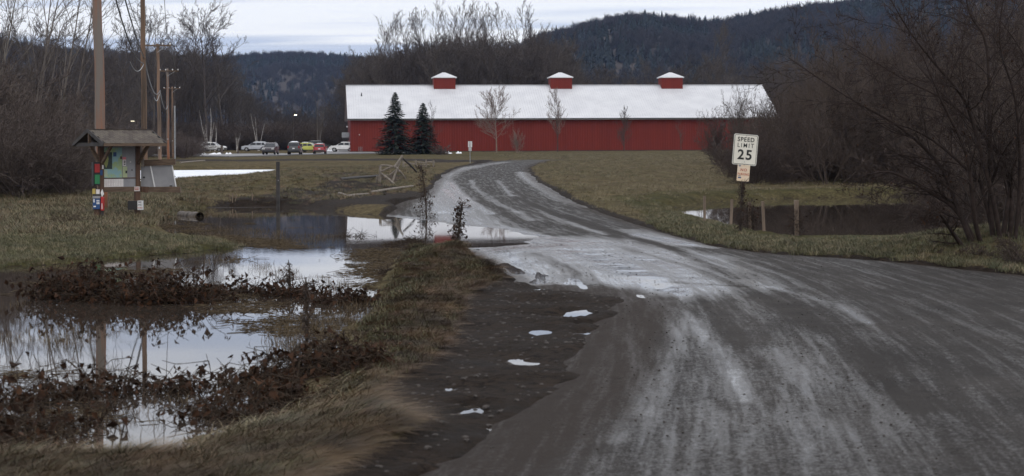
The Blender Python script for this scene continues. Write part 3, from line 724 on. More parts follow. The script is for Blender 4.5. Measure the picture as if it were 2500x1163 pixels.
# woods and thickets that read as one mass
wood_protos = [joined('wood', tree_segs(100 + s, 15, .17, dict(UPR if s % 2 else BROAD, rmin=.02)), 'bark_mid') for s in range(5)]
brush_protos = [joined('brush', tree_segs(200 + s, 5.0, .05, dict(BUSH, stems=11, rmin=.011, n=(10, 6, 4))), 'bark_dark') for s in range(4)]
brush_red = [joined('brush', tree_segs(230 + s, 5.0, .05, dict(BUSH, stems=11, rmin=.009, n=(10, 6, 4))), 'bark_shrub') for s in range(3)]
def wood(name, label, n, pxr, Yr, top, protos, h0, jitter=.22, wide=1.0, zoff=0.0, cat='wood', zf=None):
    """top(px): photo row the tops should reach"""
    Y = rg.uniform(*Yr, n); px_ = rg.uniform(*pxr, n); X = (px_ - 1250) * Y / F
    z = E(Y) if zf is None else zf(X, Y)
    tt = np.array([at(a, top(a), y).z for a, y in zip(px_, Y)])
    h = np.maximum(tt - z, .8) * rg.uniform(1 - jitter * 2, 1.0, n)
    s = h / h0; P = np.stack([X, Y, z - .05], 1)
    sxy = np.maximum(s, .35) * wide * rg.uniform(.8, 1.2, n)
    return scatter(name, label, cat, P, protos, zrot(n), np.stack([sxy, sxy, s], 1), rg.integers(0, len(protos), n))
itp = lambda a: (lambda x: float(np.interp(x, [p[0] for p in a], [p[1] for p in a])))
def rise_z(X, Y):
    ns, K, _ = HM.shape; xs = HM[:, 0, 0]; y0, y1 = HM[0, 0, 1], HM[0, -1, 1]
    fi = np.interp(X, xs, np.arange(ns)); fk = np.clip((Y - y0) / (y1 - y0) * (K - 1), 0, K - 1.001)
    return np.where(Y < y0, E(Y), HM[np.clip(fi, 0, ns - 1).astype(int), fk.astype(int), 2]) - .3
wood('woods', 'bare brown woods filling the background behind the parked cars', 170, (180, 900), (375, 470), itp([(180, 120), (300, 110), (450, 125), (560, 150), (620, 235), (700, 265), (780, 265), (900, 200)]), wood_protos, 15, .2, 1.0, zf=lambda X, Y: np.maximum(rise_z(X, Y), E(Y) - .1))
wood('woods', 'dense bare grove whose crowns rise over the left half of the barn roof', 230, (850, 1390), (360, 450), itp([(850, 170), (920, 148), (1000, 128), (1080, 120), (1200, 118), (1270, 116), (1330, 116), (1370, 128), (1390, 190)]), wood_protos, 15, .10)
wood('woods', 'low brown scrub wood showing over the right half of the barn roof', 110, (1370, 2050), (370, 480), itp([(1370, 165), (1450, 172), (1550, 178), (1650, 172), (1720, 150), (1850, 150), (2050, 120)]), wood_protos, 15, .2, 1.2)
wood('woods', 'wooded rise of grey bare trees beyond the left thicket', 210, (-500, 330), (300, 420), itp([(-500, -30), (0, 70), (120, 88), (200, 105), (260, 130), (330, 200)]), wood_protos, 15, .2, 1.0, zf=rise_z)
wood('thicket', 'dark tangled thicket of bare brush at the left edge behind the kiosk', 95, (-330, 225), (68, 100), itp([(-330, 80), (0, 150), (80, 175), (150, 235), (200, 310), (225, 390)]), brush_protos, 4.6, .3, 1.0, zf=lambda X, Y: zground(X, Y))
wood('thicket', 'far dark brush along the foot of the woods left of the car park', 80, (150, 480), (215, 330), itp([(150, 290), (300, 300), (400, 315), (480, 330)]), brush_protos, 4.6, .25, 1.3)
wood('thicket', 'low brown brush behind the car park snowbank', 260, (180, 870), (368, 398), itp([(180, 270), (430, 285), (560, 295), (700, 298), (870, 285)]), brush_protos, 4.6, .25, 1.5)
wood('thicket', 'broad mass of dark bare brush filling the right side behind the flooded field', 210, (1890, 3050), (88, 165), itp([(1890, 250), (1960, 160), (2050, 90), (2150, 40), (2300, 0), (2600, -60), (3050, -80)]), brush_red, 4.6, .28, .62, zf=lambda X, Y: zground(X, Y))
wood('thicket', 'skirt of low dark brush along the far edge of the right field', 110, (1760, 3000), (88, 118), itp([(1760, 350), (1830, 310), (1900, 270), (2100, 230), (3000, 180)]), brush_red, 4.6, .3, 1.0, zf=lambda X, Y: zground(X, Y))

wood('thicket', 'tangle of bare brush close behind the arching shrub at the right edge', 26, (2230, 2800), (44, 62), itp([(2230, 330), (2320, 220), (2400, 130), (2500, 60), (2800, 0)]), brush_red, 4.6, .3, .8, zf=lambda X, Y: zground(X, Y))
# ---- individual trees -----------------------------------------------------
def gz1(x, y): return float(zground(np.array([x]), np.array([y]))[0])
# tall hardwoods standing out on the skyline behind the barn
sky_lab = ['leftmost', 'second', 'third', 'fourth', 'fifth', 'sixth', 'seventh', 'eighth', 'ninth', 'tenth', 'eleventh']
sky_lab = ['%s tall' % q for q in sky_lab] + ['%s low' % q for q in sky_lab[:8]]
for i, (px_, top) in enumerate([(930, 95), (985, 88), (1022, 66), (1055, 62), (1088, 60), (1120, 58), (1150, 55), (1188, 62), (1215, 60), (1250, 62), (1275, 70), (905, 112), (960, 98), (1005, 78), (1070, 72), (1135, 66), (1170, 70), (1232, 68), (1300, 92)]):
    Y = 372 + (i * 37 % 30) + (25 if i > 10 else 0); z0 = float(E(Y)); h = at(px_, top, Y).z - z0
    bare_tree('hardwood_tree', (*at(px_, 336, Y).xy, z0), ('up', i % 4), '%s bare treetop from the left on the skyline behind the barn' % sky_lab[i], 'tree', 'tall hardwoods behind the barn',
              ('bark_mid', 'bark_brown'), h / 20, i * 1.3, builder=lambda i=i: tree_segs(300 + i, 20, .2, dict(UPR, n=(12, 6, 4, 3), ang=(24, 24, 28, 30), rmin=.018)))
for i, (px_, top, lab) in enumerate([(285, 70, 'tall bare tree between the two nearest utility poles'), (325, 60, 'fine-twigged bare tree just left of the second utility pole'), (372, 62, 'bare tree on the skyline between the second and third poles'),
        (470, 55, 'leaning dark bare tree left of the broad skyline crown'), (505, 48, 'tallest bare tree with broad crown above the white cars'), (545, 70, 'bare tree at the right end of the left skyline group'), (430, 100, 'lower bare tree just right of the far crossarm poles')]):
    Y = 350 + (i * 23 % 40); z0 = float(rise_z(np.array([at(px_, 336, Y).x]), np.array([Y]))[0]) if px_ < 420 else float(E(Y))
    h = at(px_, top, Y).z - z0
    bare_tree('hardwood_tree', (*at(px_, 336, Y).xy, z0), ('br', i % 4), lab, 'tree', 'bare trees on the left skyline', ('bark_mid', 'bark_mid'), h / 20, i * 2.1,
              builder=lambda i=i: tree_segs(330 + i, 20, .26, dict(BROAD, rmin=.022, ang=(38, 34, 34, 36))))
for i, (px_, top, lab) in enumerate([(1722, 105, 'pale bare tree rising left of its twin over the barn roof'), (1790, 108, 'pale bare tree rising right of its twin near the barn roof end')]):
    h = at(px_, top, 400).z - 1.6
    bare_tree('hardwood_tree', (*at(px_, 336, 400).xy, 1.6), ('up', i), lab, 'tree', 'pale trees over the barn roof', ('bark_brown', 'bark_brown'), h / 20, i + .4)
# leaning pale trees in the left thicket
for i, (bx, tx, Y, lab) in enumerate([(-40, 45, 96, 'grey bare tree at the very left edge of the view'), (35, 190, 92, 'pale leaning tree, leftmost of the slanting trunks above the thicket'),
        (75, 150, 104, 'thin pale trunk standing nearly upright over the left thicket'), (110, 215, 98, 'pale trunk slanting right toward the near utility pole'), (150, 260, 112, 'rightmost slanting pale trunk left of the near utility pole'), (10, -60, 88, 'bare grey tree leaning out of the left edge of view')]):
    b0 = at(bx, 400, Y); tp = at(tx, -40, Y); H_ = tp.z + 2
    bare_tree('leaning_tree', (b0.x, Y, gz1(b0.x, Y)), ('lean', i), lab, 'tree', 'leaning trees in the left thicket', ('bark_pale', 'bark_brown'), 1, 0,
              builder=lambda i=i, b0=b0, tp=tp, H_=H_: tree_segs(360 + i, H_, .085, dict(UPR, n=(9, 5, 4, 2), rmin=.010, ang=(30, 32, 32, 34), twob=.035, start=(.3, .2, .2, .2)), ((tp.x - b0.x) / H_, 0)))
# ornamental trees in front of the barn
orn = [(1212, 232, 292, 82, 5.2, 'round-crowned bare tree in front of the barn with a short pale trunk'), (1361, 216, 292, 60, 4.2, 'tall oval bare tree before the middle of the barn'),
       (1523, 264, 296, 56, 3.9, 'small egg-shaped bare tree before the red wall right of centre'), (1663, 292, 296, 40, 3.0, 'faint small bare tree before the red wall near the third cupola'), (1052, 250, 296, 50, 3.6, 'thin bare tree partly hidden behind the right spruce')]
for i, (px_, top, Y, wpx, wm, lab) in enumerate(orn):
    p = at(px_, 336, Y); h = at(px_, top, Y).z - float(E(Y))
    fac = 1.0 if i != 4 else .8
    sx = (wpx / F * Y) / (h * .50)
    bare_tree('ornamental_tree', (p.x, p.y, float(E(Y))), ('orn', i), lab, 'tree', None, ('twig_roof' if i == 0 else 'bark_brown', 'twig_roof' if i < 2 else 'bark_mid'), (h / 10 * sx, h / 10 * sx, h / 10), i,
              builder=lambda i=i: tree_segs(400 + i, 9.6, .13, dict(OVAL, rmin=.011, n=(40, 8, 5, 3) if i < 3 else (20, 6, 4, 2), start=(.2 if i < 2 else .12, .15, .2, .2)) if i != 0 else dict(OVAL, rmin=.012, n=(34, 8, 6, 3), start=(.22, .1, .1, .1), ang=(56, 36, 34, 34), len=(.56, .42, .42, .45), taper=(.45, .2, .2, .1))))
# birches round the car park
birch = dict(levels=3, stems=5, stem_spread=.2, n=(6, 4, 3), start=(.35, .2, .2), ang=(24, 28, 30), len=(.4, .45, .5), taper=(.4, .3, .2), seg=(4, 3, 2), wob=.09, trop=.05, rmin=.014, rk=.5, twob=.05, ttrop=.02)
for i, (px_, base, top, lab, k) in enumerate([(511, 372, 258, 'white clump birch fanning up in front of the white crossover', 5), (578, 371, 318, 'small white multi-stem birch beside the silver SUV', 6), (632, 352, 268, 'pale birch stems spreading above the silver SUV', 4),
        (776, 350, 228, 'cluster of tall pale birch stems above the yellow car', 5), (525, 370, 300, 'slim slanting birch just right of the white clump birch', 2)]):
    g = G(px_, base) if i not in (2, 3) else at(px_, 336, 352 + i); zb = float(E(g.y)); h = at(px_, top, g.y).z - zb
    bare_tree('birch_tree', (g.x, g.y, zb + .1), ('birch', i), lab, 'tree', 'birches round the car park', ('birch' if i != 3 else 'bark_pale', 'bark_pale' if i < 2 else 'bark_brown'), 1, 0, lv=0,
              builder=lambda i=i, h=h, k=k: tree_segs(440 + i, h, .13 if i != 2 else .11, dict(birch, stems=k, stem_spread=.26 if i == 2 else .17), (.12, 0) if i == 4 else (0, 0)))
# spruces
def spruce(px_, top, base, wpx, label, seed):
    rng = random.Random(seed); g = G(px_, base); h = at(px_, top, g.y).z - gz1(g.x, g.y); rad = wpx / 2 * g.y / F
    root = tag(empty('spruce_tree', (g.x, g.y, gz1(g.x, g.y) - .05)), label, 'tree', 'spruces before the barn')
    MB().tube([(0, 0, -.2), (0, 0, h * .5), (0, 0, h * .99)], [.16, .09, .015], 7).build('trunk', M['bark_dark'], root)
    V = []; Fq = []; z = .15
    while z < h * .985:
        f = 1 - z / h; n = int(10 + 18 * f); r0 = rad * (f ** .82) * 1.05 * rng.uniform(.86, 1.1) + .07
        for k in range(n):
            a = rng.uniform(0, 6.283); l = r0 * rng.uniform(.72, 1.12); droop = rng.uniform(-.28, .06) * l + .03
            c = Vector((math.cos(a), math.sin(a), 0)); s = Vector((-c.y, c.x, 0))
            m_ = 5
            for j in range(m_):                    # sprays of needles along the bough
                t0, t1 = j / m_, (j + 1.35) / m_
                p0 = c * l * t0 + Vector((0, 0, z + droop * t0 ** 1.4)); p1 = c * l * t1 + Vector((0, 0, z + droop * t1 ** 1.4))
                for sg in (-1, 1):
                    w_ = (.10 + .16 * (1 - t0)) * (.5 + .6 * f) * rng.uniform(.7, 1.3); b0 = len(V)
                    tip = p1 + s * sg * w_ + Vector((0, 0, rng.uniform(-.12, .03)))
                    V += [p0, p0.lerp(p1, .5) + s * sg * w_ * .5 + Vector((0, 0, .02)), tip, p1 + Vector((0, 0, -.05))]
                    Fq.append((b0, b0 + 1, b0 + 2, b0 + 3))
        z += .12 + .10 * f
    me = fast_mesh('crown', [tuple(v) for v in V], Fq); link('crown', me, M['spruce'], root)
spruce(965, 222, 379, 100, 'taller dark spruce in front of the barn, left of its twin', 5)
spruce(1033, 248, 378, 88, 'shorter dark spruce in front of the barn beside the bush', 6)
# shrubs by the barn
def shrub(px_, base, top, wpx, label, mat, seed, P=BUSH, name='bare_shrub', lean=(0, 0), zz=None, group=None):
    g = G(px_, base); h = at(px_, top, g.y).z
    z0 = gz1(g.x, g.y) if zz is None else zz; h -= z0; sx = (wpx / F * g.y) / (h * 1.25)
    bare_tree(name, (g.x, g.y, z0 - .03), ('shrub', seed), label, 'shrub', group, (mat, mat), (sx, 1, 1), 0, parts=('stems', 'twigs'), lv=0, builder=lambda: tree_segs(seed, h * .95, .03 + h * .006, P, lean))
shrub(1078, 379, 344, 46, 'dark rounded bush beside the right spruce', 'bark_dark', 501, dict(BUSH, stems=12, rmin=.016))
shrub(1262, 374, 304, 44, 'reddish brown bare shrub against the red wall right of the round tree', 'twig_roof', 502, dict(BUSH, stems=12, rmin=.010, stem_spread=.3))
shrub(1003, 378, 356, 20, 'small orange-red shrub between the two spruces', 'red_paint', 503, dict(BUSH, stems=8, rmin=.012))
for i, (px_, base, top, wpx, lab) in enumerate([(1748, 398, 262, 110, 'leafless shrub at the left end of the right-hand brush, against the barn wall'), (1800, 404, 196, 120, 'tall dark bare shrub crossing the right end of the white roof'), (1868, 402, 200, 130, 'dense bare shrub hiding the right corner of the barn'), (1775, 412, 300, 120, 'low bare shrub behind the speed limit sign'), (1905, 404, 240, 150, 'wide dark shrub right of the hidden barn corner'), (1835, 398, 250, 130, 'dark middle shrub of the clump before the right end of the barn'), (1890, 410, 300, 150, 'low dark shrub right of the speed limit sign')]):
    shrub(px_, base, top, wpx, lab, 'bark_dark', 520 + i, dict(BUSH, stems=16, rmin=.012, stem_spread=.34, n=(10, 6, 3)), 'bare_shrub', group='brush before the barn corner')
# the big arching shrub on the right, near the road
rng = random.Random(77); out_ = []
stems = [[(2390, 640), (2335, 500), (2298, 410), (2204, 316), (2064, 234), (1925, 142)], [(2440, 640), (2400, 470), (2380, 433), (2280, 345), (2192, 305), (2090, 300)], [(2450, 645), (2426, 497), (2375, 300), (2344, 228), (2274, 146), (2216, 70), (2170, -10)],
         [(2430, 645), (2418, 500), (2415, 362), (2409, 117), (2368, 35), (2350, -60)], [(2400, 640), (2340, 520), (2270, 470), (2170, 420), (2080, 440)], [(2470, 645), (2490, 450), (2480, 250), (2440, 100), (2460, -60)], [(2480, 640), (2560, 420), (2620, 180), (2600, -40)],
         [(2375, 640), (2320, 560), (2290, 520), (2260, 530)], [(2455, 640), (2470, 500), (2440, 380), (2330, 260), (2200, 190), (2070, 110)], [(2440, 640), (2480, 380), (2530, 200), (2420, 20)], [(2410, 640), (2380, 540), (2360, 380), (2300, 250), (2250, 130)]]
bp0 = G(2430, 628)
PS = dict(levels=3, n=(20, 8, 5), start=(.2, .1, .1), ang=(42, 44, 46), len=(.30, .42, .45), taper=(.35, .2, .1), seg=(5, 4, 2), wob=.19, trop=.0, rmin=.0045, rk=.45)
for k, s in enumerate(stems):
    dy = rng.uniform(-1.5, 1.5)
    pts = [at(x, y, bp0.y + dy * (j / (len(s) - 1)) + rng.uniform(-.1, .1)) - bp0 for j, (x, y) in enumerate(s)]
    P2 = [Vector(q) for q in spline([tuple(p) for p in pts], 4, False)]
    r0 = rng.uniform(.045, .075); rad = [r0 + (.007 - r0) * i / (len(P2) - 1) for i in range(len(P2))]
    emit(out_, P2, rad, 0); branch(rng, out_, P2, rad, 0, PS)
root = tag(empty('arching_shrub', bp0), 'large dark bare shrub with arching stems overhanging the right side of the road', 'shrub')
a_, b_ = split(out_, 0)
link('stems', seg_mesh('stems', a_, 6), M['bark_near'], root); link('twigs', seg_mesh('twigs', b_, 3), M['bark_near'], root)
# seed clusters and a few withered leaves hanging in it
def leaf_cloud(rng, anchors, size, hang=.5):
    V = []; Fq = []
    for p in anchors:
        d = Vector((rng.gauss(0, 1), rng.gauss(0, 1), rng.gauss(-hang * 1.6, .7))).normalized(); s = perp(rng, d); n = d.cross(s)
        L = size * rng.uniform(.45, 1.3); w_ = L * rng.uniform(.14, .38); cup = n * L * rng.uniform(.05, .40); b0 = len(V)
        V += [p, p + d * L * .45 + s * w_ + cup, p + d * L - cup * .6, p + d * L * .45 - s * w_ + cup, p + d * L * .5]
        Fq += [(b0, b0 + 1, b0 + 2, b0 + 4), (b0, b0 + 4, b0 + 2, b0 + 3)]
    return V, Fq
anch = [Vector(s[4:7]) for s in out_ if s[0] >= 2 and rng.random() < .06]
V, Fq = leaf_cloud(rng, anch, .05, .8); link('withered_leaves', fast_mesh('withered_leaves', [tuple(v) for v in V], Fq), M['leaf_dead'], root)
for i, (px_, base, top, wpx, lab) in enumerate([(2330, 632, 545, 150, 'matted dead bramble at the foot of the arching shrub'), (2420, 640, 520, 160, 'tangled dead bramble under the arching stems, right of its neighbour'), (2520, 655, 500, 190, 'dark bramble clump at the right edge of the road'), (2480, 600, 430, 240, 'dense bare undergrowth behind the arching stems at the right edge')]):
    shrub(px_, base, top, wpx, lab, 'vine', 540 + i, dict(BUSH, stems=14, rmin=.005, stem_spread=.6, n=(9, 6, 4)), 'bramble', group='brambles by the right road edge')

# ================================================================== BARN
BA = R(6.4)
bl = at(853, 373, 302); BL, BD, EH, RH = 73.5, 24.4, 5.75, 11.75
barn = tag(empty('barn', (bl.x, bl.y, bl.z - .05), BA), 'long red metal barn with white roof and three cupolas', 'barn')
def ribbed(mb, origin, along, up, out_, length, height, step, rib, rw):
    """sheet with standing ribs every step"""
    o, a, u, n = Vector(origin), Vector(along), Vector(up), Vector(out_); xs = []; x = 0
    while x < length - step * .5:
        xs += [(x, 0), (x + step - rw * 2, 0), (x + step - rw * 1.5, rib), (x + step - rw * .5, rib)]; x += step
    xs.append((length, 0)); b0 = len(mb.v)
    for x, h in xs: mb.v += [tuple(o + a * x + n * h), tuple(o + a * x + u * height + n * h)]
    for i in range(len(xs) - 1): mb.f.append((b0 + 2 * i, b0 + 2 * i + 2, b0 + 2 * i + 3, b0 + 2 * i + 1))
def wall(name, fn, mat):
    mb = MB(); fn(mb); me = bpy.data.meshes.new(name); me.from_pydata(mb.v, [], mb.f); me.update(); return link(name, me, mat, barn)
wall('front_wall', lambda m: ribbed(m, (.25, .25, 0), (1, 0, 0), (0, 0, 1), (0, -1, 0), BL - .5, EH, .42, .04, .06), M['barn_red'])
wall('back_wall', lambda m: ribbed(m, (.25, BD - .25, 0), (1, 0, 0), (0, 0, 1), (0, 1, 0), BL - .5, EH, .84, .05, .06), M['barn_red'])
mid = BD / 2
for nm, x in (('gable_wall', .25), ('gable_wall', BL - .25)):
    MB().poly([(x, .27, 0), (x, BD - .27, 0), (x, BD - .27, EH), (x, mid, RH - .15), (x, .27, EH)], (.12 if x < 1 else -.12, 0, 0)).build(nm, M['barn_end'], barn)
sl_ = math.hypot(mid + .5, RH - EH + .05); upf = Vector((0, mid + .5, RH - EH + .05)).normalized(); nf = Vector((0, -upf.z, upf.y)); upb = Vector((0, -upf.y, upf.z)); nb = Vector((0, upf.z, upf.y))
wall('roof_front', lambda m: ribbed(m, (-.3, -.5, EH - .05), (1, 0, 0), upf, nf, BL + .6, sl_, .42, .028, .05), M['roof_metal'])
wall('roof_back', lambda m: ribbed(m, (-.3, BD + .5, EH - .05), (1, 0, 0), upb, nb, BL + .6, sl_, .6, .045, .04), M['roof_metal'])
MB().box((BL / 2, mid, RH + .02), (BL + .7, .5, .10)).build('ridge_cap', M['roof_metal'], barn)
MB().box((BL / 2, -.46, EH - .16), (BL + .6, .10, .26)).build('fascia', M['barn_trim'], barn)
MB().box((BL / 2, -.60, EH - .10), (BL + .6, .16, .13)).build('gutter', M['plastic'], barn)
MB().box((BL / 2, -.10, EH - .28), (BL + .4, .66, .04)).build('soffit', M['barn_trim'], barn)
MB().box((BL / 2, .19, .12), (BL - .4, .05, .24)).build('base_trim', M['timber_black'], barn)
for x in (.20, BL - .20): MB().box((x, .21, EH / 2), (.14, .14, EH - .3)).build('corner_trim', M['barn_end'], barn)
for k, px_ in enumerate((1085, 1368, 1638)):
    cxm = None
    # solve the distance along the barn so that the cupola stands on the ridge line
    best = min((abs(1250 + F * (bl.x + s * math.cos(BA) - mid * math.sin(BA)) / (bl.y + s * math.sin(BA) + mid * math.cos(BA)) - px_), s) for s in np.linspace(2, BL - 2, 900))
    s = best[1]; W_, D_ = 3.75, 3.0; z0 = RH - .95
    cu = MB(); cu.box((s, mid, z0 + 1.15), (W_, D_, 2.3)); c = cu.build('cupola', M['barn_red'], barn)
    tag(c, ['cupola nearest the left end of the ridge', 'middle cupola', 'cupola nearest the right end of the ridge'][k])
    rz_ = z0 + 2.32; ov = .28
    MB().add([(s - W_ / 2 - ov, mid - D_ / 2 - ov, rz_), (s + W_ / 2 + ov, mid - D_ / 2 - ov, rz_), (s + W_ / 2 + ov, mid + D_ / 2 + ov, rz_), (s - W_ / 2 - ov, mid + D_ / 2 + ov, rz_), (s - .25, mid, rz_ + .88), (s + .25, mid, rz_ + .88)],
             [(0, 1, 5, 4), (1, 2, 5), (2, 3, 4, 5), (3, 0, 4), (3, 2, 1, 0)]).build('cupola_roof', M['roof_metal'], c)
    MB().box((s, mid, rz_ - .07), (W_ + .5, D_ + .5, .13)).build('cupola_fascia', M['white_paint'], c)
    rb = MB(); x = s - W_ / 2 + .15
    while x < s + W_ / 2: rb.box((x, mid - D_ / 2 - .02, z0 + 1.1), (.05, .05, 2.1)); x += .36
    rb.build('cupola_ribs', M['barn_red'], c)
    MB().box((s, mid - D_ / 2 - .05, z0 + .17), (W_ + .1, .16, .12)).build('cupola_flashing', M['roof_metal'], c)
MB().tube([(2.3, 8.1, EH + 3.85), (2.3, 8.1, EH + 4.6)], [.16, .05], 8).build('roof_vent', M['black'], barn)
MB().box((1.7, .1, 3.05), (.14, .22, .16)).build('wall_light', M['white_paint'], barn)
for x in (1.6, 1.85, 2.1): MB().tube([(x, .08, 0), (x, .08, 1.05)], .035, 6).build('gas_pipe', M['metal'], barn)
fb = MB(); fb.box((-.55, 3.2, 3.0), (1.3, .9, .9)); fan = fb.build('exhaust_fan', M['metal'], barn, bevel=.1)
MB().box((-.5, 3.2, 2.3), (1.0, .7, .35)).build('bracket', M['black'], fan)
MB().tube([(-.45, 1.2, 4.4), (-.2, 1.2, 4.4)], .12, 8).build('end_light', M['white_paint'], barn)

# ================================================================== KIOSK
kz = .04
pL, pR = at(243, 336, 54.9), at(337, 336, 56.0); pL.z = kz; pR.z = kz
KTH = math.atan2(pR.y - pL.y, pR.x - pL.x) + R(8)
kc = (pL + pR) / 2
TH = R(40)                                       # ridge turns away from us to the right
SP = (pR - pL).x / math.cos(TH)                   # post spacing along the ridge
kiosk = tag(empty('notice_kiosk', (kc.x, kc.y, kz - .02), TH), 'wooden notice kiosk with shingled gable roof and coloured map', 'kiosk')
hx = SP / 2
def kl(px_, py_, yloc=0.0):
    """photo point -> kiosk space on the plane y = yloc"""
    dxy = at(px_, py_, 1.0); d = Vector((dxy.x, dxy.y, dxy.z - EYE)); o = Vector((0, 0, EYE))
    mi = Matrix.Translation(kiosk.location) @ Matrix.Rotation(TH, 4, 'Z'); mi = mi.inverted()
    oo = mi @ o; dd = mi.to_3x3() @ d; t = (yloc - oo.y) / dd.y
    return oo + dd * t
for x in (-hx, hx): MB().box((x, 0, 1.2), (.15, .15, 2.5)).build('post', M['timber_red'], kiosk, bevel=.008)
zt, zb = kl(290, 357).z, kl(290, 457).z
ze = 2.36; rl0, rl1 = -hx - .42, hx + .45; rw, rh = 1.0, .42
MB().box((0, 0, ze + .02), (rl1 - rl0 - .3, .14, .16)).build('top_beam', M['timber_black'], kiosk)
for s in (-1, 1):
    a0, a1 = Vector((0, s * rw, ze)), Vector((0, 0, ze + rh))
    MB().add([(rl0, *a0.yz), (rl1, *a0.yz), (rl1, *a1.yz), (rl0, *a1.yz), (rl0, a0.y, a0.z - .035), (rl1, a0.y, a0.z - .035), (rl1, a1.y, a1.z - .035), (rl0, a1.y, a1.z - .035)],
             [(0, 1, 2, 3), (7, 6, 5, 4), (0, 4, 5, 1), (1, 5, 6, 2), (2, 6, 7, 3), (3, 7, 4, 0)]).build('roof_deck', M['timber_black'], kiosk)
shm = None; sw, nrow = .165, 6
sd = Vector((0, rw, rh)); sdl = sd.length
for s in (-1, 1):
    rf = MB(); nrm = Vector((0, s * rh, rw)).normalized(); dn = Vector((0, s * rw, -rh)).normalized()
    apex = Vector((0, 0, ze + rh))
    host = MB().box((rl0 - .012, s * rw / 2, ze + rh / 2 - .02), (.03, sdl, .11), Matrix.Rotation(-s * math.atan2(rh, rw), 3, 'X')).build('rake_board', M['timber_black'], kiosk)
    MB().box((rl1 + .012, s * rw / 2, ze + rh / 2 - .02), (.03, sdl, .11), Matrix.Rotation(-s * math.atan2(rh, rw), 3, 'X')).build('rake_board', M['timber_black'], kiosk)
    MB().box(((rl0 + rl1) / 2, s * (rw + .012), ze - .03), (rl1 - rl0, .025, .09)).build('fascia', M['timber'], kiosk)
    if shm is None:
        q = MB().box((0, 0, 0), (sw - .008, sdl / nrow * 1.18, .014)); me_ = bpy.data.meshes.new('shingle'); me_.from_pydata(q.v, [], q.f); me_.materials.append(M['shingle']); shm = me_
    for r_ in range(nrow):
        n = int((rl1 - rl0 + .04) / sw) + 1
        for k in range(n):
            x = rl0 + sw * (k + (.5 if r_ % 2 else 0)) + .06
            if x > rl1: continue
            o = link('shingle', shm, None, kiosk)
            pz = apex + dn * (sdl * (r_ + .52) / nrow) + nrm * (.018 + random.Random(r_ * 50 + k).uniform(0, .006))
            o.location = (x, pz.y, pz.z); o.rotation_euler = (math.atan2(rh, rw) * (1 if s < 0 else -1) + (.035 if s < 0 else -.035), 0, 0)
MB().box(((rl0 + rl1) / 2, 0, ze + rh + .022), (rl1 - rl0 + .02, .16, .02)).build('ridge_shingles', M['shingle'], kiosk)
# gable trusses and knee braces
for x in (rl0 + .05, rl1 - .05):
    g = MB().bar((x, -rw + .04, ze - .02), (x, rw - .04, ze - .02), .05, .11).build('tie_beam', M['timber_black'], kiosk)
    MB().bar((x, 0, ze + .02), (x, 0, ze + rh - .06), .05, .09).build('king_post', M['timber'], g)
for x in (-hx, hx):
    for s in (-1, 1):
        MB().bar((x, s * .06, ze - .62), (x + (-.0), s * .72, ze - .03), .07, .09).build('knee_brace', M['timber'], kiosk)
MB().bar((-hx - .04, 0, ze - .55), (rl0 + .06, 0, ze - .04), .07, .09).build('knee_brace', M['timber'], kiosk)
MB().bar((hx + .04, 0, ze - .55), (rl1 - .06, 0, ze - .04), .07, .09).build('knee_brace', M['timber_black'], kiosk)
# notice board
yb = -.05
MB().box((0, yb + .03, (zt + zb) / 2), (SP - .15, .03, zt - zb)).build('board', M['panel_grey'], kiosk)
MB().box((0, yb, zb - .07), (SP - .15, .05, .15)).build('bottom_rail', M['timber'], kiosk)
MB().box((0, yb - .005, kl(290, 435).z), (SP - .16, .02, .022)).build('mid_rail', M['timber_red'], kiosk)
def sheet_px(name, x0, y0, x1, y1, mat, off, th=.004, parent=kiosk):
    a, b_ = kl(x0, y0, yb + .012), kl(x1, y1, yb + .012)
    return MB().box(((a.x + b_.x) / 2, yb + .012 - off, (a.z + b_.z) / 2), (abs(b_.x - a.x), th, abs(a.z - b_.z))).build(name, mat, parent)
M['map'] = pm('printed_map', (.30, .40, .20), (.24, .40, .42), 4, .5, lo=.45, hi=.55, detail=4)
M['map_dark'] = pm('map_forest', (.02, .035, .03), (.03, .05, .045), 8, .5)
M['map_field'] = pm('map_field', (.30, .30, .09), (.24, .27, .08), 6, .5)
M['paper'] = pm('paper', (.72, .70, .68), (.60, .55, .54), 9, .6)
mp_ = sheet_px('trail_map', 245, 361, 298, 434.4, M['map'], .006)
sheet_px('map_photo', 248.5, 372, 273.5, 413, M['map_dark'], .011, parent=mp_)
fp = [kl(x, y, yb) for x, y in ((251, 396), (255, 384), (259, 373), (263, 378), (265, 388), (263, 401), (259, 411), (256, 404))]
MB().poly([(p.x, yb - .006, p.z) for p in fp], (0, .003, 0)).build('map_field', M['map_field'], mp_)
sheet_px('map_inset', 276, 372, 284, 382.5, M['blue_paint'], .011, parent=mp_)
sheet_px('map_inset', 293, 382, 297.5, 389, M['timber'], .011, parent=mp_)
sheet_px('map_legend', 249, 416, 262, 432, M['paper'], .010, parent=mp_).data.materials[0] = pm('legend_paper', (.42, .47, .30), (.35, .42, .33), 9, .6)
pk = sheet_px('notice', 299, 384, 307.5, 405.5, M['paper'], .006); sheet_px('notice_header', 299, 383.8, 307.3, 390, pm('pink_print', (.62, .2, .22), (.55, .16, .18), 5, .6), .010, parent=pk)
for y in (394, 398, 402): sheet_px('printed_line', 302, y - 1.2, 306, y + 1.0, M['black'], .009, parent=pk)
ln = sheet_px('leaflet', 299.5, 407, 310.5, 433.5, pm('green_leaflet', (.36, .42, .24), (.42, .46, .28), 5, .6), .006); sheet_px('leaflet_picture', 306, 417, 310, 423.5, M['black'], .010, parent=ln)
nt_ = sheet_px('notice_strip', 245, 438, 301, 456, M['paper'], .006)
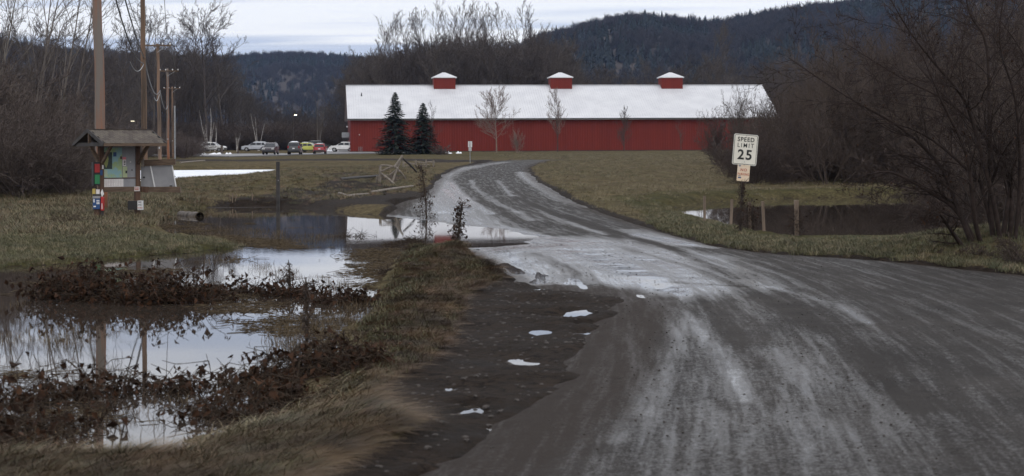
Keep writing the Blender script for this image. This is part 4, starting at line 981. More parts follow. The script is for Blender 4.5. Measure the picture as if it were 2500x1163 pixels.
for k in range(13): sheet_px('ruled_line', 248 + k * 4.1, 438.4, 248.5 + k * 4.1, 455.6, pm('pale_ink', (.45, .38, .38)) if k == 0 else bpy.data.materials['pale_ink'], .0095, parent=nt_)
sheet_px('sticker', 320.5, 414, 323.5, 417, M['black'], .006); sheet_px('sticker', 317, 394.5, 319.5, 397, M['paper'], .006)
lt = MB()
for k in range(4): lt.box((kl(304 + k * 5.2, 352.5, yb).x, -.10, ze - .09), (.075, .05, .05))
lt.build('lamp_heads', M['metal'], kiosk, bevel=.015)
# two-colour leaflet rack on the left post
cb_ = kl(231, 425); r0 = MB().box((-hx - .20, -.06, (kl(231, 396).z + kl(231, 453).z) / 2), (.22, .12, kl(231, 396).z - kl(231, 453).z)).build('leaflet_rack', M['black'], kiosk)
MB().box((-hx - .19, -.13, kl(231, 411).z), (.16, .03, .26)).build('rack_pocket', M['red_paint'], r0)
MB().box((-hx - .19, -.13, kl(231, 438).z), (.16, .03, .28)).build('rack_pocket', M['green_paint'], r0)
MB().box((-hx + .02, -.09, kl(246, 408).z), (.05, .01, .12)).build('tag_paper', M['paper'], kiosk)
MB().box((-hx - .03, -.09, kl(243, 422).z), (.08, .01, .16)).build('tag_card', M['blue_paint'], kiosk)
# side display leaning out of the right post
def bxpx(nm, q, Y, th, mat, parent, bev=0):
    pts = [at(x, y, Y) for x, y in q]; inv = kiosk.matrix_basis.inverted()
    return MB().poly([inv @ p for p in pts], inv.to_3x3() @ Vector((0, th, 0))).build(nm, mat, parent, bevel=bev)
bpy.context.view_layer.update()
kiosk_m = Matrix.Translation(kiosk.location) @ Matrix.Rotation(TH, 4, 'Z'); kiosk.matrix_basis = kiosk_m
Yd = 56.0
bxpx('display_plank', [(346, 391), (427, 388.5), (427.5, 403), (346, 405.5)], Yd - .08, .14, M['timber'], kiosk)
bxpx('display_plank', [(342, 457), (439, 456), (440, 470.5), (342, 468.5)], Yd - .10, .16, M['timber'], kiosk)
bxpx('plank_end', [(344, 455.5), (364, 456.4), (362, 471), (344, 469)], Yd - .12, .02, M['timber_red'], kiosk)
bxpx('plank_end', [(344.5, 389), (351, 388.6), (351.5, 407), (344.5, 407)], Yd - .12, .2, M['timber_grey'], kiosk)
sp_ = bxpx('display_panel', [(344, 405), (366.5, 405), (376.5, 456.5), (344, 457)], Yd, .03, M['panel_grey'], kiosk)
bxpx('display_panel', [(368.5, 405), (419, 403.5), (429, 456), (378.5, 456.5)], Yd, .03, M['panel_grey'], kiosk)
bxpx('panel_batten', [(366, 405), (368.6, 405), (379, 456.5), (376, 456.5)], Yd - .03, .05, M['white_paint'], kiosk)
bxpx('panel_batten', [(418.5, 403.5), (420.7, 403.5), (430.5, 456), (428.3, 456)], Yd - .03, .05, M['white_paint'], kiosk)
bxpx('latch', [(349, 431.5), (354, 431.5), (354, 435), (349, 435)], Yd - .03, .03, M['black'], kiosk)
bxpx('latch', [(414, 453), (420, 453), (420, 455.6), (414, 455.6)], Yd - .05, .05, M['timber_black'], kiosk)
# small signs and boxes on the right post
pw = Matrix.Translation(kiosk.location) @ Matrix.Rotation(TH, 4, 'Z')
rp = pw @ Vector((hx, 0, 0)); lp = pw @ Vector((-hx, 0, 0))
def front_box(nm, x0, y0, x1, y1, Y, th, mat, parent=None, inv=None):
    a, b_ = at(x0, y0, Y), at(x1, y1, Y); c = (a + b_) / 2; c.y = Y + th / 2
    if inv is not None: c = inv @ c
    return MB().box(c, (abs(b_.x - a.x), th, abs(a.z - b_.z)), inv.to_3x3() if inv is not None else None).build(nm, mat, parent)
ki = pw.inverted()
front_box('post_sign', 326, 456, 341, 467, rp.y - .15, .02, M['paper'], kiosk, ki)
for y in (459.5, 463.6): front_box('sign_print', 328.5, y - 1, 338.5, y + 1, rp.y - .157, .004, M['red_ink'], kiosk, ki)
nb_ = tag(empty('black_mailbox', (rp.x - .12, rp.y - .16, kz)), 'black box with a white notice on the right kiosk post', 'box')
nbm = Matrix.Translation(nb_.location).inverted()
front_box('box_body', 312, 491, 336, 512.5, rp.y - .32, .20, M['black'], nb_, nbm)
sg = front_box('white_notice', 335.5, 490.5, 347, 512.8, rp.y - .34, .22, M['white_paint'], nb_, nbm)
for txt, y, mt, sz in (('PERMIT', 493.5, 'sign_ink', .055), ('AND', 500.5, 'sign_ink', .075), ('TOWED', 508, 'red_ink', .062)):
    if txt == 'PERMIT':
        front_box('faint_print', 337.5, 492.4, 345, 495.4, rp.y - .3445, .003, M['panel_grey'], nb_, nbm); continue
    p = nbm @ at(341.3, y, rp.y - .347)
    text_mesh('lettering', txt, sz, M[mt], nb_, p, (R(90), 0, 0), .75)
# boxes at the foot of the left post
bb = tag(empty('brochure_box', (lp.x - .05, lp.y - .3, kz)), 'blue and yellow brochure box at the foot of the left kiosk post', 'box')
bm_ = Matrix.Translation(bb.location).inverted(); yb2 = lp.y - .38
front_box('box_body', 226.5, 484, 244, 511, yb2, .22, M['blue_paint'], bb, bm_)
front_box('box_lid', 226, 479.5, 244.5, 484.5, yb2 - .02, .25, M['panel_grey'], bb, bm_)
front_box('leg', 229.5, 510.5, 241, 531, yb2 + .06, .1, M['timber_red'], bb, bm_)
front_box('yellow_leaflet', 225.5, 461, 233, 479, yb2 + .05, .03, M['yellow_paint'], bb, bm_)
front_box('white_leaflet', 234.5, 463, 243, 474, yb2 + .04, .03, M['paper'], bb, bm_)
front_box('leaflet_holder', 226, 474, 244, 480, yb2 + .03, .1, M['timber_black'], bb, bm_)
front_box('label_print', 227.8, 486, 231, 494.5, yb2 - .004, .006, M['white_paint'], bb, bm_)
for y in (490, 494, 497.5): front_box('label_print', 235.5, y - 1.1, 243, y + 1.1, yb2 - .004, .006, M['white_paint'], bb, bm_)
front_box('label_print', 228, 503, 234, 506, yb2 - .004, .006, M['white_paint'], bb, bm_)
rb_ = tag(empty('red_box', (lp.x + .12, lp.y - .25, kz)), 'narrow red box with white lettering beside the blue brochure box', 'box')
rm_ = Matrix.Translation(rb_.location).inverted()
a = [at(246, 480, yb2), at(253, 482, yb2), at(252, 515, yb2), at(245.5, 514, yb2)]
MB().poly([rm_ @ p for p in a], (0, .18, 0)).build('box_body', M['red_paint'], rb_, bevel=.01)
front_box('leg', 246.5, 513, 252, 532, yb2 + .04, .08, M['timber_black'], rb_, rm_)
front_box('label_print', 248, 497, 249.8, 511, yb2 - .006, .006, M['white_paint'], rb_, rm_)
a = [at(249.5, 462, yb2), at(254, 474, yb2), at(249, 481, yb2), at(245.5, 471, yb2)]
MB().poly([rm_ @ p for p in a], (0, .012, 0)).build('diamond_sign', M['white_paint'], rb_)

# ================================================================== ROAD SIGN
g = G(1806, 572); g.z = gz1(g.x, g.y)
sign = tag(empty('road_sign', g), 'leaning speed limit sign with a small no parking sign below it', 'sign')
Ys = g.y
def sp2(x, y, off=0): return at(x, y, Ys + off) - Vector(g)
lean = R(5.0)
b0, t0 = sp2(1806, 574), sp2(1819, 335)
MB().bar((b0.x, .02, -.3), (t0.x, .02, t0.z), .045, .06).build('post', M['rust_metal'], sign)
def plate(name, cxp, cyp, wm, hm, mat, off, parent, rad):
    c = sp2(cxp, cyp); pts = []
    for sx, sy, a0 in ((1, 1, 0), (-1, 1, 90), (-1, -1, 180), (1, -1, 270)):
        for k in range(5):
            a = R(a0 + k * 22.5); pts.append(Vector((sx * (wm / 2 - rad) + rad * math.cos(a), 0, sy * (hm / 2 - rad) + rad * math.sin(a))))
    mr = Matrix.Rotation(lean, 3, 'Y')
    return MB().poly([mr @ p + Vector((c.x, off, c.z)) for p in pts], (0, .006, 0)).build(name, mat, parent), c, mr
edge, c, mr = plate('sign_back', 1819, 366, .605, .765, M['metal'], -.030, sign, .05)
face0, _, _ = plate('speed_plate', 1819, 366, .59, .75, M['sign_white'], -.038, sign, .045)
plate('border_line', 1819, 366, .562, .722, M['sign_ink'], -.0405, face0, .036)
plate('plate_face', 1819, 366, .540, .700, M['sign_white'], -.0430, face0, .028)
def letter(txt, dz, size, mat, c, mr, off, parent, sx=1., bold=0., dx=0, space=1.18):
    p = mr @ Vector((dx, 0, dz)); text_mesh('lettering', txt, size, mat, parent, (c.x + p.x, off, c.z + p.z), (R(90), lean, 0), sx, bold, .001, space)
letter('SPEED', .245, .150, M['sign_ink'], c, mr, -.046, face0, .90, .003)
letter('LIMIT', .100, .150, M['sign_ink'], c, mr, -.046, face0, .88, .0008, space=1.36)
letter('25', -.135, .335, M['sign_ink'], c, mr, -.046, face0, 1.0, .008)
for dz in (.335, -.30): 
    p = mr @ Vector((0, 0, dz)); MB().tube([(c.x + p.x, -.052, c.z + p.z), (c.x + p.x, -.030, c.z + p.z)], .009, 8).build('bolt', M['metal'], face0)
face1, c1, mr = plate('parking_plate', 1814.5, 421.5, .305, .43, M['sign_cream'], -.034, sign, .03)
letter('NO', .06, .095, M['red_ink'], c1, mr, -.036, face1, 1.0, .002)
letter('PARKING', -.045, .082, M['red_ink'], c1, mr, -.036, face1, .72, .0016)
for dx, dz, w_, h_ in ((-.085, -.13, .075, .03), (-.09, -.09, .06, .014)):
    p = mr @ Vector((dx, 0, dz)); MB().box((c1.x + p.x, -.0355, c1.z + p.z), (w_, .003, h_), mr).build('pictogram', M['blue_paint'], face1)
p = mr @ Vector((-.10, 0, .165)); MB().box((c1.x + p.x, -.0355, c1.z + p.z), (.05, .003, .05), Matrix.Rotation(R(40), 3, 'Y')).build('sticker', M['panel_grey'], face1)
for dz in (.185, -.185): 
    p = mr @ Vector((.0, 0, dz)); MB().tube([(c1.x + p.x, -.044, c1.z + p.z), (c1.x + p.x, -.028, c1.z + p.z)], .008, 8).build('bolt', M['rust_metal'], face1)
# small sign seen from the back, far along the road
g2 = G(1148, 402); g2.z = gz1(g2.x, g2.y)
s2 = tag(empty('road_sign', g2), 'small white sign on a thin post before the barn', 'sign')
def p2(x, y): return at(x, y, g2.y) - Vector(g2)
MB().tube([p2(1148, 404), p2(1147.3, 346)], .035, 6).build('post', M['metal'], s2)
for nm, x0, y0, x1, y1 in (('upper_plate', 1142.6, 345.5, 1152.6, 359.5), ('lower_plate', 1144.2, 360, 1151, 369)):
    a, b_ = p2(x0, y0), p2(x1, y1); MB().box(((a.x + b_.x) / 2, .06, (a.z + b_.z) / 2), (b_.x - a.x, .012, a.z - b_.z)).build(nm, M['white_paint'], s2)

# ================================================================== POLES AND CABLES
def pole(px_, Y, top_z, r0, lean_px, label, mat, arms=(), name='utility_pole'):
    b0 = at(px_, 336, Y); x0 = b0.x; lx = lean_px * Y / F; zg = gz1(x0, Y) - .02; top_z -= zg; arms = [(z - zg, L, dx) for z, L, dx in arms]
    root = tag(empty(name, (x0, Y, gz1(x0, Y) - .02)), label, 'pole', 'utility poles')
    n = 10; pts = [(lx * k / n + .02 * math.sin(k * 1.7), 0, -.3 + (top_z + .3) * k / n) for k in range(n + 1)]
    MB().tube(pts, [r0 * (1 - .3 * k / n) for k in range(n + 1)], 14).build('pole', M[mat], root, smooth=True)
    for z, L, dx in arms:
        xx = lx * z / top_z
        a = MB().box((xx + dx, -r0 - .05, z), (L, .10, .11)).build('crossarm', M['timber'], root)
        for u in (-.46, -.18, .18, .46):
            MB().tube([(xx + dx + u * L, -r0 - .05, z + .04), (xx + dx + u * L, -r0 - .05, z + .13), (xx + dx + u * L, -r0 - .05, z + .2)], [.03, .055, .03], 7).build('insulator', M['white_paint'], a)
        MB().bar((xx, -r0 - .03, z - .5), (xx + dx + .3 * L, -r0 - .05, z - .05), .03, .03).build('arm_brace', M['metal'], a)
    MB().box((lx * .25, -r0 + .01, 2.2), (.10, .02, .14)).build('number_plate', M['metal'], root)
    return root
pole(250, 59.5, 10.5, .185, -16, 'thick grey and rust brown utility pole right behind the kiosk', 'pole_wood')
pole(354, 95, 11.2, .165, -5, 'slim dark brown utility pole behind the kiosk roof', 'pole_dark')
ztop = lambda y, Y: at(400, y, Y).z
pole(391, 133, ztop(107, 133), .15, -5, 'crossarm utility pole, third in the row from the kiosk', 'pole_dark', [(ztop(112, 133), 1.95, .05)])
pole(410.5, 176, ztop(168, 176), .15, -1, 'pale brown crossarm pole, fourth in the row from the kiosk', 'pole_wood', [(ztop(174, 176), 1.9, .2)])
pole(422, 222, ztop(212, 222), .15, -1, 'farthest crossarm pole of the row beside the grey pipe post', 'pole_dark', [(ztop(217, 222), 2.1, 0)])
pp = at(427, 336, 214); r_ = tag(empty('pipe_post', (pp.x, pp.y, gz1(pp.x, pp.y) - .02)), 'thin pale grey post beside the farthest utility pole', 'post')
zp = ztop(260, 214) - r_.location.z; MB().tube([(0, 0, -.2), (0, 0, zp)], .085, 8).build('pipe', M['metal'], r_); MB().tube([(0, 0, zp - .05), (0, 0, zp + .05)], .10, 8).build('cap', M['metal'], r_)
def cable(label, a, b_, sag, r, mat='cable', name='overhead_cable', n=22):
    a, b_ = Vector(a), Vector(b_); pts = []
    for k in range(n + 1):
        u = k / n; p = a.lerp(b_, u); p.z -= sag * 4 * u * (1 - u); pts.append(p)
    o = MB().tube(pts, r, 5).build(name, M[mat]); tag(o, label, 'cable', 'overhead cables')
    return o
cable('black cable running from the top of the thick pole down to the slim pole', at(243, -260, 59.5), at(352, 143, 95), .5, .032)
cable('upper cable from the thick pole passing left of the slim pole', at(238, -190, 59.5), at(350, 156, 95), 1.0, .030)
cable('thin cable swinging from the slim pole to the third pole', at(354, 146, 95), at(391, 221, 133), .9, .032)
cable('thin cable from the third pole to the fourth pole', at(391, 222, 133), at(410, 258, 176), .8, .034)
cable('looped pale cable drooping left of the slim pole', at(318, 152, 92), at(351, 157, 94.9), .42, .022, 'cable_pale')
cable('pale cable end looping left of the third pole', at(377, 238, 132), at(389, 231, 132.9), .35, .022, 'cable_pale')
cable('high wire rising over the third pole crossarm', at(398, -60, 100), at(409, 110, 133), .3, .020)
cable('high wire from the third pole crossarm to the fourth', at(417, 110, 133), at(434, 172, 176), .5, .024)
cable('high wire slanting down over the slim pole', at(290, -80, 75), at(366, 110, 133), .6, .022)

# ================================================================== CAR PARK
LZ = .14
def car(label, px_, base, head, col, L=4.6, snow=0, roof_col=None, rack=False, kindn='parked_car', hgt=1.68, square=0.0, dz=0):
    g = G(px_, base, LZ); root = tag(empty(kindn, (g.x, g.y, g.z), R(head)), label, 'car', 'cars in the car park')
    k = L / 4.6; hz = hgt / 1.70
    cm = paint('car_paint_' + label[:14].replace(' ', '_'), col)
    lo_ = [(-2.26, .42), (-2.31, .62), (-2.28, .90), (-2.22, 1.04), (1.2, 1.06), (1.65, 1.02), (2.05, .94), (2.24, .80), (2.30, .58), (2.24, .34)]
    def arch(c): return [(c + .43 * math.cos(R(a)), .33 + .43 * math.sin(R(a))) for a in (0, 35, 70, 110, 145, 180)]
    prof = [(x * k, z * hz) for x, z in lo_ + [(1.85, .30)] + arch(1.40) + [(.9, .28), (-.85, .28)] + arch(-1.36) + [(-1.83, .36)]]
    n = len(prof); mb = MB(); V = []
    for s, wd in ((-1, .915), (1, .915)):
        for x, z in prof:
            ww = wd * (1 - .10 * max(0, abs(x / k) - 1.7) / .6) * (1 - .04 * max(0, z / hz - .8)) 
            V.append((x, s * ww, z))
    mb.add(V, [tuple(range(n))[::-1], tuple(range(n, 2 * n))] + [(i, (i + 1) % n, n + (i + 1) % n, n + i) for i in range(n)])
    gb = [(-2.2, 1.03), (-1.86 - square * .22, 1.56), (-1.45 - square * .4, 1.67), (-.15, 1.70), (.22, 1.64), (1.15, 1.04)]; gb = [(x * k, z * hz) for x, z in gb]; m_ = len(gb)
    def gw(z): return .885 - .24 * max(0, (z / hz - 1.03)) / .67
    V = [(x, s * gw(z), z) for s in (-1, 1) for x, z in gb]
    mb.add(V, [tuple(range(m_))[::-1], tuple(range(m_, 2 * m_))] + [(i, (i + 1) % m_, m_ + (i + 1) % m_, m_ + i) for i in range(m_)])
    body = mb.build('body', cm, root)
    if roof_col: MB().box((-.75 * k, 0, 1.70 * hz + .015), (1.9 * k, 1.2, .04)).build('roof_panel', paint('roof_paint', roof_col), root)
    for s in (-1, 1):
        for a, b_ in ((-1.85, -1.15), (-1.08, -.28), (-.20, .95)):
            z0, z1 = 1.10 * hz, 1.55 * hz
            sl0 = .58 if a == -.20 else (0 if a != -1.85 else 0); back = .30 * (1 - square) if a == -1.85 else 0
            q = [(a * k, s * (gw(z0) + .006), z0), (b_ * k, s * (gw(z0) + .006), z0), ((b_ - sl0) * k, s * (gw(z1) + .006), z1), ((a + back) * k, s * (gw(z1) + .006), z1)]
            MB().poly(q, (0, -s * .004, 0)).build('side_window', M['glass'], root)
    def quad(nm, x0, z0, x1, z1, mat, inset=.1, o=.008):
        d = Vector((z1 - z0, 0, -(x1 - x0))).normalized(); d = d if (d.x > 0) == (x0 > 0) else -d
        q = [Vector((x0, -gw(z0) + inset, z0)) + d * o, Vector((x0, gw(z0) - inset, z0)) + d * o, Vector((x1, gw(z1) - inset, z1)) + d * o, Vector((x1, -gw(z1) + inset, z1)) + d * o]
        return MB().poly(q, -d * .004).build(nm, mat, root)
    P = lambda i, j, u: (gb[i][0] + (gb[j][0] - gb[i][0]) * u, gb[i][1] + (gb[j][1] - gb[i][1]) * u)
    quad('windscreen', *P(5, 4, .08), *P(5, 4, .92), M['glass']); quad('rear_window', *P(0, 1, .12), *P(0, 1, .9), M['glass'])
    for x in (1.40 * k, -1.36 * k):
        for s in (-1, 1):
            wl = MB().tube([(x, s * .70, .34), (x, s * .92, .34)], .345, 18).build('wheel', M['tyre'], root, smooth=False)
            MB().tube([(x, s * .90, .34), (x, s * .935, .34)], [.235, .215], 14).build('rim', M['rim'], wl)
    for s in (-1, 1):
        MB().box((2.16 * k, s * .66, .80 * hz), (.22, .40, .15)).build('headlight', M['lens_white'], root, bevel=.03)
        MB().box((-2.23 * k, s * .76, .98 * hz), (.14, .20, .34)).build('taillight', M['lens_red'], root, bevel=.03)
        MB().box((.82 * k, s * .98, 1.10 * hz), (.14, .20, .14)).build('mirror', cm, root, bevel=.03)
    MB().box((2.27 * k, 0, .52 * hz), (.10, 1.5, .24)).build('grille', M['plastic'], root, bevel=.02)
    MB().box((-2.30 * k, 0, .47 * hz), (.08, 1.6, .22)).build('rear_bumper', M['plastic'], root, bevel=.02)
    MB().box((-2.315 * k, 0, .80 * hz), (.02, .32, .15)).build('number_plate', M['white_paint'], root)
    for s in (-1, 1):
        MB().box((0, s * .90, .33), (1.9 * k, .06, .13)).build('sill', M['plastic'], root)
        if rack: MB().tube([(-1.6 * k, s * .55, 1.70 * hz), (-1.5 * k, s * .55, 1.75 * hz), (.0, s * .55, 1.77 * hz), (.1, s * .55, 1.70 * hz)], .025, 6).build('roof_rail', M['metal'], root)
    if snow:
        rr_ = random.Random(len(label)); mbs = MB(); nx, ny = 9, 5; V = []
        for i in range(nx):
            for j in range(ny):
                e_ = (i in (0, nx - 1)) or (j in (0, ny - 1)); x = (-1.72 + 1.95 * i / (nx - 1)) * k; y = (-.6 + 1.2 * j / (ny - 1))
                V.append((x, y, 1.685 * hz + (-.01 if e_ else snow * rr_.uniform(.7, 1.2))))
        mbs.add(V, [(i * ny + j, (i + 1) * ny + j, (i + 1) * ny + j + 1, i * ny + j + 1) for i in range(nx - 1) for j in range(ny - 1)])
        mbs.build('snow', M['snow'], root, smooth=True)
    return root
car('white SUV parked farthest left, half hidden behind the white crossover', 510, 367.2, 0, (.72, .73, .74), 4.7, rack=True)
car('white crossover behind the clump birch at the left of the car park', 521, 370.5, -12, (.74, .74, .73), 4.55)
car('silver SUV parked side-on right of the small birch', 624, 369.5, 176, (.50, .52, .57), 4.9, snow=.05, rack=True)
car('dark maroon SUV parked facing the camera', 661, 377.5, -92, (.022, .010, .013), 4.6, rack=True)
car('grey SUV seen from behind with snow on its roof', 720, 377.2, 92, (.045, .046, .048), 4.7, snow=.10, square=.6, hgt=1.78)
car('yellow hatchback parked behind the red car', 757, 371.5, -14, (.52, .53, .10), 4.2, hgt=1.55)
car('dark green off-roader with pale roof behind the yellow car', 781, 368.6, 2, (.022, .028, .026), 4.5, roof_col=(.6, .62, .62), square=1, hgt=1.85)
car('small red hatchback seen from behind with snowy roof', 781, 375.6, 93, (.36, .012, .022), 4.0, snow=.05, hgt=1.5)
car('white SUV partly hidden by the left end of the barn', 838, 370.8, 178, (.76, .75, .74), 4.6)
car('white car just showing right of the grey SUV', 742, 367.2, 180, (.70, .72, .74), 4.3, hgt=1.6)
# hydrant
g = G(476.5, 379.5); g.z = gz1(g.x, g.y); h_ = tag(empty('fire_hydrant', g), 'red fire hydrant with a white cap on the grass', 'hydrant')
MB().tube([(0, 0, -.05), (0, 0, .06), (0, 0, .07), (0, 0, .55)], [.17, .17, .13, .13], 12).build('barrel', M['red_paint'], h_)
MB().tube([(0, 0, .55), (0, 0, .58), (0, 0, .68), (0, 0, .76), (0, 0, .80)], [.17, .17, .14, .07, .05], 12).build('bonnet', M['white_paint'], h_)
for a in (0, 180): MB().tube([(.12 * math.cos(R(a)), 0, .42), (.24 * math.cos(R(a)), 0, .42)], .065, 8).build('nozzle', M['red_paint'], h_)
MB().tube([(0, -.12, .38), (0, -.26, .38)], .09, 10).build('pumper_nozzle', M['red_paint'], h_)
# lamps
def lamp(px_, py_, Y, label, side=1, strength=9, z0=0):
    p = at(px_, py_, Y); xb = at(px_ - 6 * side, 336, Y).x; z0 = float(E(Y)); root = tag(empty('street_lamp', (xb, Y, z0 - .05)), label, 'lamp', 'car park lamps')
    hz_ = p.z - z0
    MB().tube([(0, 0, 0), (0, 0, hz_ * .5), (0, 0, hz_ + .05)], [.10, .085, .065], 8).build('lamp_post', M['rust_metal'], root)
    MB().tube([(0, 0, hz_), (p.x - xb, 0, hz_ + .12)], .04, 6).build('arm', M['rust_metal'], root)
    hd = MB().box((p.x - xb, 0, hz_ + .10), (.62, .34, .16)).build('lamp_head', M['plastic'], root, bevel=.04)
    MB().box((p.x - xb, 0, hz_ - .01), (.52, .30, .09)).build('lens', lamp_mat('lamp_glow', (1, .88, .62), strength), hd, bevel=.03)
    return root
lamp(721.5, 280.5, 358, 'lit street lamp on a dark post above the car park', 1, 9, .3)
lamp(324, 295, 262, 'small lit lamp in the dark brush right of the thick pole', -1, 1.5)
# snow banks
def snow_bank(px0, px1, base, h, label, seed, group='old snow heaps', Yd=1.2, z0=None):
    rr_ = random.Random(seed); a, b_ = G(px0, base, LZ if z0 is None else z0), G(px1, base, LZ if z0 is None else z0); n = max(8, int((b_ - a).length * 3)); V = []; m_ = 7
    c0 = (a + b_) / 2
    for i in range(n + 1):
        f = i / n; env = min(1, 6 * f, 6 * (1 - f)); hh = h * env * (.35 + .65 * abs(math.sin(f * 7.3 + seed) * math.cos(f * 17 + seed * 2))) * rr_.uniform(.7, 1.2)
        for j in range(m_):
            u = j / (m_ - 1) * 2 - 1; p = a.lerp(b_, f) - c0; V.append((p.x, p.y + u * Yd * (.5 + .5 * env) + rr_.uniform(-.06, .06), hh * (1 - u * u) * rr_.uniform(.85, 1.15) - .03))
    q = [(i * m_ + j, (i + 1) * m_ + j, (i + 1) * m_ + j + 1, i * m_ + j + 1) for i in range(n) for j in range(m_ - 1)]
    o = MB().add(V, q).build('snow_heap', M['snow'], smooth=True); o.location = c0; tag(o, label, 'snow', group); return o
for i, (x0, x1, y, h, lab) in enumerate([(398, 482, 365.8, .5, 'ragged snowbank along the far left edge of the car park'), (676, 712, 365.4, .6, 'low snowbank behind the maroon and grey SUVs'), (796, 828, 369.2, .9, 'snow heap between the red car and the white SUV'), (492, 504, 378.2, .35, 'small snow patch left of the clump birch base'), (508, 541, 378.0, .45, 'snow patch around the clump birch base'), (549, 567, 377.4, .35, 'small snow patch right of the dark stump'), (1086, 1104, 375, .4, 'snow remnant at the barn foot right of the dark bush'), (1112, 1128, 374.5, .35, 'second snow remnant at the barn foot'), (440, 465, 366, .4, 'snow lumps left of the white SUV')]):
    snow_bank(x0, x1, y, h, lab, i + 1, z0=.02 if i in (6, 7) else .10 if i in (3, 4, 5) else None)
for i, (px_, base, lab) in enumerate([(541, 376, 'dark squat stump beside the clump birch'), (581, 376, 'short dark stump below the small birch')]):
    g = G(px_, base); h = 1.25 - i * .3; root = tag(empty('tree_stump', (g.x, g.y, g.z + .05)), lab, 'stump')
    MB().tube([(0, 0, -.2), (.02, 0, .1), (0, 0, h * .6), (.04, 0, h)], [.30 - i * .12, .24 - i * .1, .21 - i * .1, .19 - i * .1], 9).build('trunk', M['bark_dark'], root)
    MB().tube([(.04, 0, h), (.04, 0, h + .02)], [.17 - i * .1, .15 - i * .1], 9).build('cut_face', M['timber'], root)

# ================================================================== MID-GROUND BITS
def bars(name, label, cat, segs, Yc, parent_loc, default=('rail', 'timber_grey', .045)):
    root = tag(empty(name, parent_loc), label, cat)
    for sg in segs:
        (x0, y0), (x1, y1) = sg[:2]; nm, mt, r = (sg[2] if len(sg) > 2 else default); d0, d1 = sg[3] if len(sg) > 3 else (0, 0)
        a, b_ = at(x0, y0, Yc + d0) - Vector(parent_loc), at(x1, y1, Yc + d1) - Vector(parent_loc)
        MB().tube([a, a.lerp(b_, .5) + Vector((.02, 0, .02)), b_], [r, r * 1.1, r * .9], 6).build(nm, M[mt], root)
    return root
g = G(950, 458); g.z = gz1(g.x, g.y); Yc = g.y
PO, RA = ('post', 'timber_grey', .07), ('rail', 'timber_grey', .05)
bars('broken_fence', 'collapsed grey split rail fence left of the road bend', 'fence', [
    ((983, 380), (962, 409), RA, (0, -.2)), ((984, 388), (1017, 420), ('rail', 'timber_black', .045), (0, 1.2)), ((928, 404), (926, 461), PO), ((921, 430), (920, 462), PO, (.3, .3)), ((929, 422), (975, 462), RA, (0, -.8)), ((969, 413), (952, 460), RA, (-.2, -.4)), ((968, 411), (990, 437), RA, (0, .5)),
    ((929, 436), (947, 427), RA), ((952, 428), (972, 412), RA, (-.1, -.2)), ((930, 404), (962, 407), RA, (0, .3)), ((930, 420), (957, 407), RA, (0, -.2)), ((962, 405), (975, 420), RA, (.2, -.2)), ((978, 388), (970, 412), RA, (.3, .1))], Yc, g)
g = G(1030, 411); g.z = gz1(g.x, g.y)
bars('rail_fence', 'low vine-grown rail fence beside the road bend behind the broken fence', 'fence', [
    ((985, 392), (984, 412), PO), ((1015, 391), (1014, 411), PO), ((1040, 390), (1040, 409), PO), ((1058, 391), (1058, 408), PO), ((975, 411), (1000, 404), RA), ((984, 398), (1015, 401), RA), ((1015, 396), (1040, 399), RA), ((1040, 396), (1062, 397), RA), ((1018, 405), (1050, 402), RA)], g.y, g)
shrub(1022, 415, 390, 40, 'dry vine tangle on the low rail fence', 'stem_dead', 601, dict(BUSH, stems=14, rmin=.02, n=(6, 4, 3)), 'vine_tangle')
shrub(1052, 409, 388, 30, 'dry brown seed heads at the right end of the low rail fence', 'stem_dead', 602, dict(BUSH, stems=12, rmin=.02, n=(6, 4, 3)), 'vine_tangle')
def lying(name, label, cat, x0, y0, x1, y1, r, mat, parts=None, z=.06):
    a, b_ = G(x0, y0), G(x1, y1); a.z = gz1(a.x, a.y) + r * .7; b_.z = gz1(b_.x, b_.y) + r * .7
    c = (a + b_) / 2; o = MB().tube([a - c, (a - c) * .3 + (b_ - c) * .0 + Vector((0, 0, .01)), (b_ - c)], [r, r * 1.05, r * .85], 7).build(name, M[mat]); o.location = c
    return tag(o, label, cat)
lying('fallen_pole', 'long dark pole lying on the bank left of the broken fence', 'pole', 831, 460, 926, 437, .07, 'timber_black')
lying('fallen_rail', 'long pale rail lying below the broken fence', 'rail', 905, 474, 1008, 463, .06, 'timber_grey')
lying('fallen_rail', 'short grey rail by the puddle below the mound', 'rail', 845, 484, 900, 477, .05, 'timber_grey')
lying('fallen_rail', 'forked dry stick at the left end of the fallen rails', 'rail', 826, 476, 846, 481, .045, 'timber_grey')
lying('driftwood', 'thin pale branch lying on the far bank of the frozen pond', 'branch', 440, 404, 500, 399.5, .07, 'timber_grey')
# black post
g = G(679, 488); g.z = gz1(g.x, g.y); h = at(679, 395, g.y).z - g.z
r_ = tag(empty('marker_post', g), 'upright black post standing at the edge of the flood water', 'post')
MB().box((0, 0, h / 2 - .1), (.135, .135, h + .2)).build('post', M['timber_black'], r_, bevel=.008); MB().box((.02, -.07, h * .62), (.02, .01, .025)).build('reflector', M['white_paint'], r_)
# timber edging
a, b_ = G(498, 491.5), G(677, 489.5); c = (a + b_) / 2; c.z = gz1(c.x, c.y) - .02; a.z = b_.z = c.z
r_ = tag(empty('timber_edging', c), 'dark railway timber edging along the far shore left of the black post', 'timber edging')
for k in range(3):
    u0, u1 = a.lerp(b_, k / 3 + .004), a.lerp(b_, (k + 1) / 3 - .004); u0 = u0 - c; u1 = u1 - c; u0.z = u1.z = .06
    MB().bar(u0, u1, .18, .22).build('timber', M['timber_black'], r_, bevel=.015)
